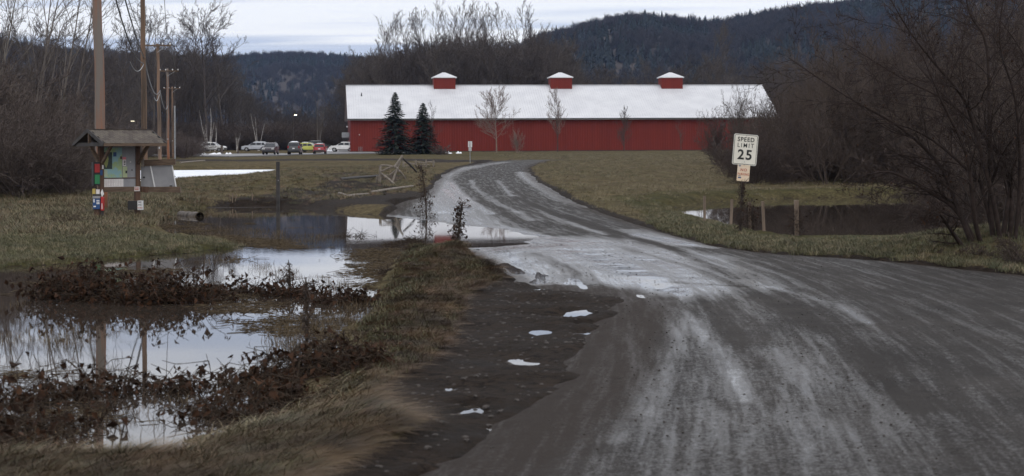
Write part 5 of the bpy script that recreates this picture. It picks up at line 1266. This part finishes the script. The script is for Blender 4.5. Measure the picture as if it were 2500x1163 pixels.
# hollow log
a, b_ = at(440, 486, 61.5), at(487, 499, 60.2); c = (a + b_) / 2; zz = gz1(c.x, c.y); a.z = zz + .22; b_.z = zz + .17; c.z = zz
r_ = tag(empty('hollow_log', c), 'hollow grey log with a dark open end lying on the shore', 'log')
rr_ = random.Random(4); n = 9; pts = [(a - c).lerp(b_ - c, k / n) for k in range(n + 1)]
MB().tube(pts, [.13 + .012 * math.sin(k * 2.1) + .006 * k for k in range(n + 1)], 14, cap=False).build('bark', M['timber_grey'], r_, smooth=True).data.materials[0] = pm('log_bark', (.06, .05, .044), (.15, .13, .115), 5, .9, .6)
d = (b_ - a).normalized()
MB().tube([b_ - c + d * .01, b_ - c - d * .7], .15, 14, cap=False).build('hollow_core', M['timber_black'], r_); MB().tube([b_ - c - d * .7, b_ - c - d * .72], .15, 14).build('hollow_end', M['timber_black'], r_); MB().tube([a - c - d * .01, a - c + d * .02], .13, 12).build('end_wood', M['timber'], r_)
rim_ = MB(); 
MB().tube([b_ - c - d * .02, b_ - c + d * .015], .175, 14, cap=False).build('rim', M['timber'], r_)
for x in (475, 478): pass
# survey stakes on the far shore
for i, (px_, y0, y1, lab) in enumerate([(563, 486, 473, 'left of three short pale stakes on the far shore'), (568, 486, 472, 'middle of three short pale stakes on the far shore'), (573, 486, 474, 'right of three short pale stakes on the far shore'), (616, 486, 472, 'single short pale stake left of the black post')]):
    g = G(px_, y0); g.z = gz1(g.x, g.y); h = max(at(px_, y1, g.y).z - g.z, .2); lx = [-.06, .0, .07, 0][i]
    o = MB().tube([(0, 0, -.1), (lx, 0, h * .9), (lx, 0, h)], [.022, .022, .010], 5).build('short_stake', M['stake']); o.location = g; tag(o, lab, 'stake', 'short stakes on the far shore')
# wooden stakes in the right-hand flood
def vine_on(root, h, seed, w_=.14, n=150, zr=(0, 1), leaves=160):
    rng = random.Random(seed); sg = []; an = []
    for k in range(n):
        z = rng.uniform(*zr) * h; ww = w_ * (1.2 - .6 * z / h); p = Vector((rng.gauss(0, ww * .45), rng.gauss(0, ww * .45), z)); d = Vector((rng.gauss(0, 1), rng.gauss(0, 1), rng.gauss(.2, .8))).normalized()
        q = p + d * rng.uniform(.08, .28); sg.append((*p, *q, .005, .003)); an.append(q)
    link('vine_stems', seg_mesh('vine_stems', sg, 3), M['vine'], root)
    if leaves:
        V, Fq = leaf_cloud(rng, [an[rng.randrange(len(an))] + Vector((rng.gauss(0, .03), rng.gauss(0, .03), rng.gauss(0, .03))) for _ in range(leaves)], .06, .8)
        link('vine_leaves', fast_mesh('vine_leaves', [tuple(v) for v in V], Fq), M['leaf_dead'], root)
for i, (x0, y0, x1, y1, wd, vn, lab) in enumerate([(1720, 545, 1720, 479, .07, 0, 'leftmost thin wooden stake at the edge of the right flood'), (1783, 550, 1787, 487, .07, 0, 'wooden stake just left of the speed limit sign post'), (1832, 566, 1829.5, 494, .07, 1, 'vine-wrapped stake just right of the speed limit sign post'), (1866, 569, 1862, 492, .07, 0, 'tall plain stake right of the vine-wrapped stake'), (1945, 576, 1944, 489, .10, 1, 'thick wooden stake with dry grass wrapped round its foot')]):
    g = G(x0, y0); g.z = gz1(g.x, g.y); t_ = at(x1, y1, g.y) - Vector(g)
    r_ = tag(empty('wooden_stake', g), lab, 'stake', 'stakes in the right flood')
    MB().bar((0, 0, -.3), t_, wd, wd).build('stake', M['stake'], r_, bevel=.006)
    if vn: vine_on(r_, t_.z * (.85 if i == 2 else .75), 30 + i, .12 if i == 2 else .17, 260, leaves=200 if i == 2 else 110)
# vine on the sign post
r_ = tag(empty('dead_vine', (g := G(1806, 572)) + Vector((0, 0, gz1(g.x, g.y) - g.z))), 'withered vine climbing the post of the speed limit sign', 'vine')
sgp = []; rng = random.Random(3); an = []
for k in range(260):
    z = rng.uniform(0, 1.25) ** 1.0; xx = z * (13 / 240) * 1.0 + rng.gauss(0, .035); p = Vector((xx, rng.gauss(-.02, .035), z)); d = Vector((rng.gauss(0, .5), rng.gauss(0, .5), rng.gauss(.4, .8))).normalized(); q = p + d * rng.uniform(.06, .2); sgp.append((*p, *q, .006, .004)); an.append(q)
link('vine_stems', seg_mesh('vine_stems', sgp, 3), M['vine'], r_)
V, Fq = leaf_cloud(rng, [an[rng.randrange(len(an))] for _ in range(110)], .055, .8); link('vine_leaves', fast_mesh('vine_leaves', [tuple(v) for v in V], Fq), M['leaf_dead'], r_)
# vine-covered stakes between puddle and road
for i, (x0, y0, x1, y1, lab, nn, lv, ww) in enumerate([(1112, 606, 1128, 496, 'ragged vine-clad stick standing at the tip of the grass verge', 240, 130, .13), (1043, 522, 1028, 405, 'tall dark weed stalk before the left bend of the road', 420, 150, .32)]):
    g = G(x0, y0); g.z = gz1(g.x, g.y); t_ = at(x1, y1, g.y) - Vector(g)
    r_ = tag(empty('weed_stalk', g), lab, 'stalk')
    MB().tube([(0, 0, -.2), t_ * .5 + Vector((.03, 0, 0)), t_], [.03, .022, .01], 6).build('stem', M['stem_dead'], r_)
    rng = random.Random(60 + i); sg = []; an = []
    for k in range(nn):
        u = rng.uniform(0, 1) ** 1.25; p = t_ * u + Vector((rng.gauss(0, ww * .45 * (1.2 - u)), rng.gauss(0, ww * .4), 0)); d = Vector((rng.gauss(0, .8), rng.gauss(0, .8), rng.gauss(.1, .8))).normalized(); q = p + d * rng.uniform(.06, .22); sg.append((*p, *q, .007, .004)); an.append(q)
    link('vine_stems', seg_mesh('vine_stems', sg, 3), M['vine'], r_)
    V, Fq = leaf_cloud(rng, [an[rng.randrange(len(an))] for _ in range(lv)], .08, .9); link('vine_leaves', fast_mesh('vine_leaves', [tuple(v) for v in V], Fq), M['leaf_dead'], r_)

# ================================================================== GRASS AND DEAD LEAVES
def tuft(seed, n, L, w_, lay, mat, spread=.06, curl=.5):
    rng = random.Random(seed); V = []; Fq = []
    for k in range(n):
        a = rng.uniform(0, 6.283) if lay < .5 else rng.gauss(0, .55); l = L * rng.uniform(.5, 1.2)
        c = Vector((math.cos(a), math.sin(a), 0)); s = Vector((-c.y, c.x, 0)) * w_ * rng.uniform(.6, 1.2)
        p = Vector((rng.gauss(0, spread), rng.gauss(0, spread), -.01)); ln = lay + rng.uniform(-.15, .25)
        b0 = len(V); el = (1 - ln) * 1.45
        for j in range(4):
            u = j / 3; V += [p - s * (1 - u * .85), p + s * (1 - u * .85)]
            e_ = el - curl * u * 1.4; p = p + (c * math.cos(e_) + Vector((0, 0, math.sin(e_)))) * (l / 3)
            p.z = max(p.z, .004 + rng.uniform(0, .02))
        Fq += [(b0 + 2 * j, b0 + 2 * j + 1, b0 + 2 * j + 3, b0 + 2 * j + 2) for j in range(3)]
    me = fast_mesh('tuft', [tuple(v) for v in V], Fq); me.materials.append(M[mat]); return me
def zone(n, poly, cond=None, jitter=0):
    P = np.asarray(poly); lo, hi = P.min(0), P.max(0); out = []; tot = 0
    while tot < n:
        x = rg.uniform(lo[0], hi[0], n * 2); y = rg.uniform(lo[1], hi[1], n * 2)
        k = sdpoly(x, y, P) < jitter; x, y = x[k], y[k]
        z, sr, sm, sf, sp, sf2 = ground_z(x, y)
        ok = (z > ZW + .004) & (sr > .08)
        if cond is not None: ok &= cond(x, y, z, sr, sm, sf, sp, sf2)
        q = np.stack([x, y, z], 1)[ok]; out.append(q); tot += len(q)
        if len(out) > 25: break
    return np.concatenate(out)[:n]
def grass(name, label, pts, protos, s0, s1, ang=None, cat='grass'):
    n = len(pts); s = rg.uniform(s0, s1, n); r = zrot(n)
    if ang is not None: r[:, 2] = ang + rg.normal(0, .5, n)
    scatter(name, label, cat, pts, protos, r, np.stack([s, s, s], 1), rg.integers(0, len(protos), n))
short_green = [tuft(s, 26, .11, .0045, .25, 'grass_green') for s in range(3)] + [tuft(7, 22, .14, .0045, .3, 'grass_tan')]
short_tan = [tuft(10 + s, 26, .15, .005, .3, 'grass_tan', .09) for s in range(3)] + [tuft(17, 24, .12, .005, .25, 'grass_green', .09)]
matted = [tuft(20 + s, 26, .34, .0042, .82, 'grass_brown', .07, .25) for s in range(3)] + [tuft(27, 22, .22, .004, .55, 'grass_green', .07, .4), tuft(28, 20, .28, .004, .7, 'grass_tan', .07, .4)]
matted_far = [tuft(40 + s, 20, .16, .005, .55, 'grass_brown', .07, .35) for s in range(2)] + [tuft(45 + s, 22, .14, .005, .35, 'grass_green', .07, .4) for s in range(2)]
nomud = lambda x, y, z, sr, sm, *a: sm > -.02
grass('verge_grass', 'short green grass on the strip between the road and the right flood', zone(5200, PX([(1560, 535), (1640, 520), (1700, 535), (1760, 552), (1850, 576), (1950, 586), (2200, 587), (2330, 592), (2600, 600), (2700, 690), (2500, 675), (2150, 640), (1900, 624), (1750, 606), (1640, 578)])), short_green, .6, 1.25)
grass('shore_grass', 'wet green grass on the tongue of ground below the kiosk', zone(6000, PX([(-250, 640), (-250, 550), (0, 555), (250, 560), (350, 562), (420, 578), (560, 588), (720, 604), (690, 620), (500, 614), (300, 632), (0, 656)]), lambda x, y, z, *a: z > ZW + .002), short_green, .5, 1.1)
grass('dry_grass', 'rough tan and brown grass around the feet of the kiosk', zone(8500, PX([(-200, 480), (200, 485), (430, 478), (520, 492), (440, 512), (370, 548), (250, 580), (0, 575), (-200, 575)])), matted_far + short_tan[:2], .9, 1.9)
grass('field_grass', 'tan winter grass of the open field between road and barn', zone(11000, PX([(1340, 398), (1200, 378), (1900, 374), (2300, 425), (2700, 430), (2700, 478), (2150, 486), (1900, 490), (1720, 499), (1640, 514), (1560, 545), (1420, 497), (1320, 440), (1300, 412)])), short_tan, .7, 1.5)
grass('bank_grass', 'rough grass on the humps between the frozen pond and the flood', zone(7000, PX([(430, 486), (430, 440), (560, 425), (700, 412), (1000, 405), (1060, 410), (1060, 440), (1000, 470), (850, 490), (690, 492)])), matted_far + short_tan[:2], .8, 1.5)
berm = PX([(1000, 588), (1110, 600), (1150, 628), (1250, 684), (1190, 698), (1130, 735), (1115, 800), (1090, 850), (1010, 905), (930, 950), (860, 950), (850, 860), (880, 790), (905, 735), (960, 690), (990, 620)])
grass('verge_grass', 'matted brown and green grass on the verge between flood and mud', zone(5200, berm, nomud), matted_far[:2] + matted[:3] + matted_far[2:3], .5, .95, -.7)
grass('verge_grass', 'long flattened tan grass in the near left corner beside the mud', zone(6500, PX([(930, 940), (1030, 1040), (920, 1100), (780, 1163), (600, 1500), (-300, 1500), (-300, 1110), (200, 1112), (470, 1095), (605, 1050), (715, 995), (860, 930)]), lambda x, y, z, sr, sm, *a: sm > .22), matted + [tuft(71 + k, 24, .36, .0042, .85, 'grass_straw', .07, .22) for k in range(2)], .7, 1.35, -.45)
# straw and dead stems floating on the flood
def straw(seed):
    rng = random.Random(seed); sg = []
    for k in range(14):
        p = Vector((rng.gauss(0, .22), rng.gauss(0, .12), rng.uniform(0, .012))); a = rng.uniform(0, 6.28); l = rng.uniform(.05, .26)
        q = p + Vector((math.cos(a) * l, math.sin(a) * l, rng.uniform(-.005, .05) if rng.random() < .35 else 0)); sg.append((*p, *q, .004, .003))
    me = seg_mesh('straw', sg, 3); me.materials.append(M['straw']); return me
straws = [straw(s) for s in range(4)]
def floaters(n, poly, thr, fs):
    P = np.asarray(poly); lo, hi = P.min(0), P.max(0); x = rg.uniform(lo[0], hi[0], n * 6); y = rg.uniform(lo[1], hi[1], n * 6)
    k = (sdpoly(x, y, P) < 0) & (fbm(x * fs, y * fs * .5, 77, 3) > thr); x, y = x[k][:n], y[k][:n]
    return np.stack([x, y, np.full(x.size, ZW + .004)], 1)
fl = np.concatenate([floaters(330, PX([(-200, 700), (0, 655), (300, 640), (560, 620), (900, 700), (880, 790), (840, 860), (500, 1000), (300, 1090), (-200, 1090)]), .16, .8),
                     floaters(260, PX([(340, 556), (430, 520), (760, 545), (860, 575), (720, 600), (560, 590)]), .05, .5), floaters(110, PX([(880, 600), (990, 600), (985, 670), (900, 735), (840, 800)]), .1, .9)])
n = len(fl); s = rg.uniform(.6, 1.5, n)
scatter('floating_straw', 'straw and broken stems floating on the left flood water', 'straw', fl, straws, zrot(n), np.stack([s, s, s], 1), rg.integers(0, 4, n))
# reeds at the pond end
def reeds(px_, base, hpx, n, label):
    g = G(px_, base); g.z = gz1(g.x, g.y); rng = random.Random(int(px_)); sg = []
    r_ = tag(empty('reed_clump', g), label, 'reeds', 'reeds by the frozen pond')
    for k in range(n):
        h = hpx * g.y / F * rng.uniform(.6, 1.1); p = Vector((rng.gauss(0, .2), rng.gauss(0, .2), -.05)); q = p + Vector((rng.gauss(.05, .09), 0, h)); sg += [(*p, *q, .016, .010), (*q, *(q + Vector((.05, 0, -.06))), .03, .012)]
    link('stalks', seg_mesh('stalks', sg, 4), M['stem_dead'], r_)
reeds(440, 436, 14, 8, 'reed clump at the left end of the frozen pond'); reeds(453, 434, 10, 6, 'smaller reed clump right of the first by the frozen pond'); reeds(478, 430, 8, 4, 'sparse reed stalks near the middle of the frozen pond shore')

# leafy dead shrubs standing in the flood
leafy_cache = {}
def leafy(px_, base, hpx, wpx, label, seed, name='dead_leafy_shrub', nst=46, nleaf=420, size=.085, group='dead leafy shrubs in the left flood', upright=.0):
    g = G(px_, base, ZW); h = hpx * g.y / F * 1.55; wd = wpx * g.y / F / 2
    root = tag(empty(name, (g.x, g.y, min(gz1(g.x, g.y), ZW) - .02)), label, 'shrub', group)
    rng = random.Random(seed); sg = []; an = []
    for k in range(nst):
        bx, by = rng.uniform(-.85, .85) * wd, rng.gauss(0, .16); p = Vector((bx, by, 0)); hh = h * rng.uniform(.45, 1.1) * (1 - .35 * abs(bx / wd) ** 2)
        d = Vector((rng.gauss(0, .45), rng.gauss(0, .4), 1)).normalized(); m_ = 6
        for j in range(m_):
            q = p + d * hh / m_ * 1.15; r0 = .0065 * (1 - j / m_ * .6); sg.append((*p, *q, r0, r0 * .85))
            if j > 0:
                for _ in range(2):
                    t_ = q + Vector((rng.gauss(0, .10), rng.gauss(0, .10), rng.gauss(-.01, .06))); sg.append((*q, *t_, .0036, .0024)); an += [t_, q.lerp(t_, .5)]
            p = q; d = (d + Vector((rng.gauss(0, .28), rng.gauss(0, .28), -.18 + upright))).normalized()
        an.append(p)
    link('stems', seg_mesh('stems', sg, 4), M['stem_dead'], root)
    V, Fq = leaf_cloud(rng, [an[rng.randrange(len(an))] + Vector((rng.gauss(0, .02), rng.gauss(0, .02), rng.gauss(0, .02))) for _ in range(nleaf)], size, .7)
    link('leaves', fast_mesh('leaves', [tuple(v) for v in V], Fq), M['leaf_dead'], root)
back = [(205, 728, 92, 190, 'big mound of russet dead leaves, leftmost in the back row of flooded shrubs'), (290, 735, 84, 150, 'dead leafy shrub overlapping the russet mound on its right'), (375, 740, 70, 140, 'middle dead leafy shrub of the back row in the flood'), (465, 736, 92, 150, 'dead leafy shrub with a tall pointed top in the back row'),
        (590, 716, 52, 120, 'low dead leafy shrub in the flood just right of the gap'), (690, 722, 62, 150, 'dead leafy shrub below the upright weed stalk in the flood'), (770, 724, 40, 110, 'thin scrubby dead shrub right of the weed stalk'), (850, 738, 48, 130, 'rightmost small dead shrub in the flood beside the verge')]
for i, (x, y, h, w_, lab) in enumerate(back): leafy(x, y, h, w_, lab, 700 + i, nleaf=int(900 * w_ / 120), nst=int(80 * w_ / 120), size=.10)
names_front = ['dead leafy clump at the left edge of the front row', 'second dead leafy clump from the left in the front row', 'third dead leafy clump from the left in the front row', 'fourth dead leafy clump from the left in the front row', 'fifth dead leafy clump from the left in the front row', 'sixth dead leafy clump from the left in the front row', 'seventh dead leafy clump from the left in the front row', 'rightmost dead leafy clump of the front row near the verge']
for i in range(8):
    x = 20 + i * 118; y = [985, 975, 962, 955, 950, 938, 930, 905][i]; leafy(x, y, [104, 88, 96, 90, 98, 84, 80, 66][i], 170, names_front[i], 730 + i, nst=52, nleaf=470, size=.09)
for i, (x, y, h, w_, lab) in enumerate([(-10, 1065, 125, 220, 'near dead leafy clump at the lower left edge of view'), (110, 1050, 105, 190, 'near dead leafy clump left of the bright water gap'), (235, 1015, 62, 120, 'sparse near leafy clump beside the bright water gap'), (560, 1020, 85, 180, 'near leafy clump right of the bright water gap'), (690, 985, 76, 170, 'near leafy clump by the flattened tan grass'), (60, 1120, 70, 240, 'nearest dead stems in the lower left corner'), (800, 930, 85, 140, 'dead leafy clump on the slope of the verge')]):
    leafy(x, y, h, w_, lab, 760 + i, nst=44, nleaf=300, size=.08)
# upright weed stalks
def weed(px_, base, top, label, seed, n=60, ww=.06):
    g = G(px_, base, ZW); h = at(px_, top, g.y).z - ZW; root = tag(empty('weed_stalk', (g.x, g.y, min(gz1(g.x, g.y), ZW))), label, 'stalk', 'weed stalks in the left flood')
    rng = random.Random(seed); MB().tube([(0, 0, -.1), (.02, 0, h * .5), (-.01, 0, h * 1.05)], [.012, .010, .006], 5).build('stem', M['stem_dead'], root); sg = []
    for k in range(n):
        u = rng.uniform(.1, 1); p = Vector((rng.gauss(0, .01), rng.gauss(0, .01), h * u)); d = Vector((rng.gauss(0, .6), rng.gauss(0, .6), rng.gauss(-.2, .9))).normalized(); l_ = rng.uniform(.02, ww * 1.6) * (.5 + 1.3 * abs(math.sin(u * 9 + seed))); sg.append((*p, *(p + d * l_), .006, .0035))
    link('seed_heads', seg_mesh('seed_heads', sg, 3), M['vine'], root)
weed(706, 715, 606, 'shaggy upright weed stalk standing tallest in the back row', 1, 150, .07); weed(765, 705, 655, 'small leaning weed right of the tallest stalk', 2, 40, .06)
weed(748, 850, 655, 'tall blurred weed stalk before the verge', 3, 170, .06); weed(392, 700, 622, 'thin weed stalk above the middle of the back row', 4, 50, .05); weed(262, 690, 640, 'thin stalk above the russet mound', 5, 40, .05)
# clumps of drowned grass
for i, (x, y, h, w_, lab) in enumerate([(858, 572, 26, 100, 'dark hummock of drowned grass in the middle of the flood'), (905, 573, 14, 40, 'small tuft at the right end of the drowned hummock'), (1000, 588, 14, 70, 'low dry twigs at the tip of the verge'), (955, 597, 10, 30, 'tiny dark tuft in the pale reflection of the barn'), (952, 670, 14, 44, 'little mossy hummock in the water beside the verge'), (445, 566, 14, 60, 'small clump of drowned weeds below the hollow log'), (160, 556, 30, 90, 'ragged weeds on the left shore below the brush')]):
    leafy(x, y, h, w_, lab, 790 + i, 'drowned_tussock', int(110 * max(w_, 40) / 90), 30, .05, 'drowned tussocks')

# dead leaves and stones on the muddy shoulder
rs_ = random.Random(12); pts = zone(420, MUD, lambda x, y, z, sr, sm, *a: sm < .05)
stone = []
for k in range(3):
    bm = bmesh.new(); bmesh.ops.create_icosphere(bm, subdivisions=1, radius=.03)
    for v in bm.verts: v.co *= rs_.uniform(.7, 1.2); v.co.z *= .6
    me = bpy.data.meshes.new('clod'); bm.to_mesh(me); bm.free(); me.materials.append(pm('clod_%d' % k, (.035, .028, .024), (.07, .06, .055), 20, .9)); stone.append(me)
s = rg.uniform(.3, 1.2, len(pts)); scatter('clods', 'mud clods and pebbles strewn over the muddy shoulder', 'clods', pts, stone, zrot(len(pts)), np.stack([s, s, s], 1), rg.integers(0, 3, len(pts)))
lv = []
for k in range(4):
    rng = random.Random(900 + k); V, Fq = leaf_cloud(rng, [Vector((0, 0, .01))], .09, 0); V = [Vector((v.x, v.y, abs(v.z) * .35 + .006)) for v in V]
    me = fast_mesh('leaf', [tuple(v) for v in V], Fq); me.materials.append(pm('fallen_leaf_%d' % k, (.14, .055, .026), (.09, .045, .028), 8, .7)); lv.append(me)
pts = zone(260, PX([(860, 940), (1110, 800), (1125, 730), (1060, 640), (1000, 620), (950, 700), (860, 860), (700, 980), (600, 1100), (980, 1080)]), None)
s = rg.uniform(.5, 1.2, len(pts)); scatter('fallen_leaves', 'scattered brown fallen leaves on the verge', 'leaves', pts + [0, 0, .02], lv, zrot(len(pts)), np.stack([s, s, s], 1), rg.integers(0, 4, len(pts)))

# grit on the asphalt
gx_ = rg.uniform(-1, 9, 9000); gy_ = rg.uniform(11, 42, 9000); ok = sdpoly(gx_, gy_, ROAD) < -.1; gx_, gy_ = gx_[ok][:2600], gy_[ok][:2600]
gp = sdpoly(gx_, gy_, PUDDLE); pts = np.stack([gx_, gy_, road_z(gx_, gy_, gp) + E(gy_) * sstep(-.5, 4., gp) + .006], 1)
s = rg.uniform(.12, .5, len(pts)); scatter('road_grit', 'small stones and grit scattered over the asphalt', 'grit', pts, stone, zrot(len(pts)), np.stack([s, s, s], 1), rg.integers(0, 3, len(pts)))
# blades of drowned grass standing out of the flood
reed = [tuft(60 + k, 16, .16, .0035, .2, 'straw', .12, .5) for k in range(3)] + [tuft(66, 12, .10, .0035, .45, 'grass_brown', .14, .5)]
em = np.concatenate([floaters(420, PW([(-200, 700), (0, 660), (300, 640), (560, 624), (900, 705), (880, 790), (840, 860), (500, 1000), (300, 1090), (-200, 1090)]), .10, .55), floaters(420, PW([(340, 556), (430, 515), (760, 540), (860, 575), (720, 604), (560, 594)]), .0, .45),
    floaters(300, PW([(700, 790), (880, 740), (930, 700), (880, 790), (850, 860), (760, 930), (600, 1000)]), -.1, .8)])
n = len(em); s = rg.uniform(.4, 1.2, n); em[:, 2] -= .01
scatter('drowned_grass', 'sparse blades of drowned grass standing in the left flood', 'grass', em, reed, zrot(n), np.stack([s, s, s], 1), rg.integers(0, 4, n))

# ================================================================== HAZE
hb = MB().box((300, 1750, 150), (5200, 3700, 306)); 
hz = bpy.data.objects.new('haze', bpy.data.meshes.new('haze')); hz.data.from_pydata(hb.v, [], hb.f); hz.data.update(); COL.objects.link(hz)
m = bpy.data.materials.new('haze'); m.use_nodes = True; t = m.node_tree; t.nodes.clear()
o_ = N(t, 'ShaderNodeOutputMaterial'); pv = N(t, 'ShaderNodeVolumePrincipled'); pv.inputs['Density'].default_value = .00005
pv.inputs['Color'].default_value = (.40, .55, .92, 1); pv.inputs['Anisotropy'].default_value = .0
t.links.new(pv.outputs[0], o_.inputs['Volume']); hz.data.materials.append(m)
tag(hz, 'thin blue winter haze over the far hills', 'haze', kind='stuff')
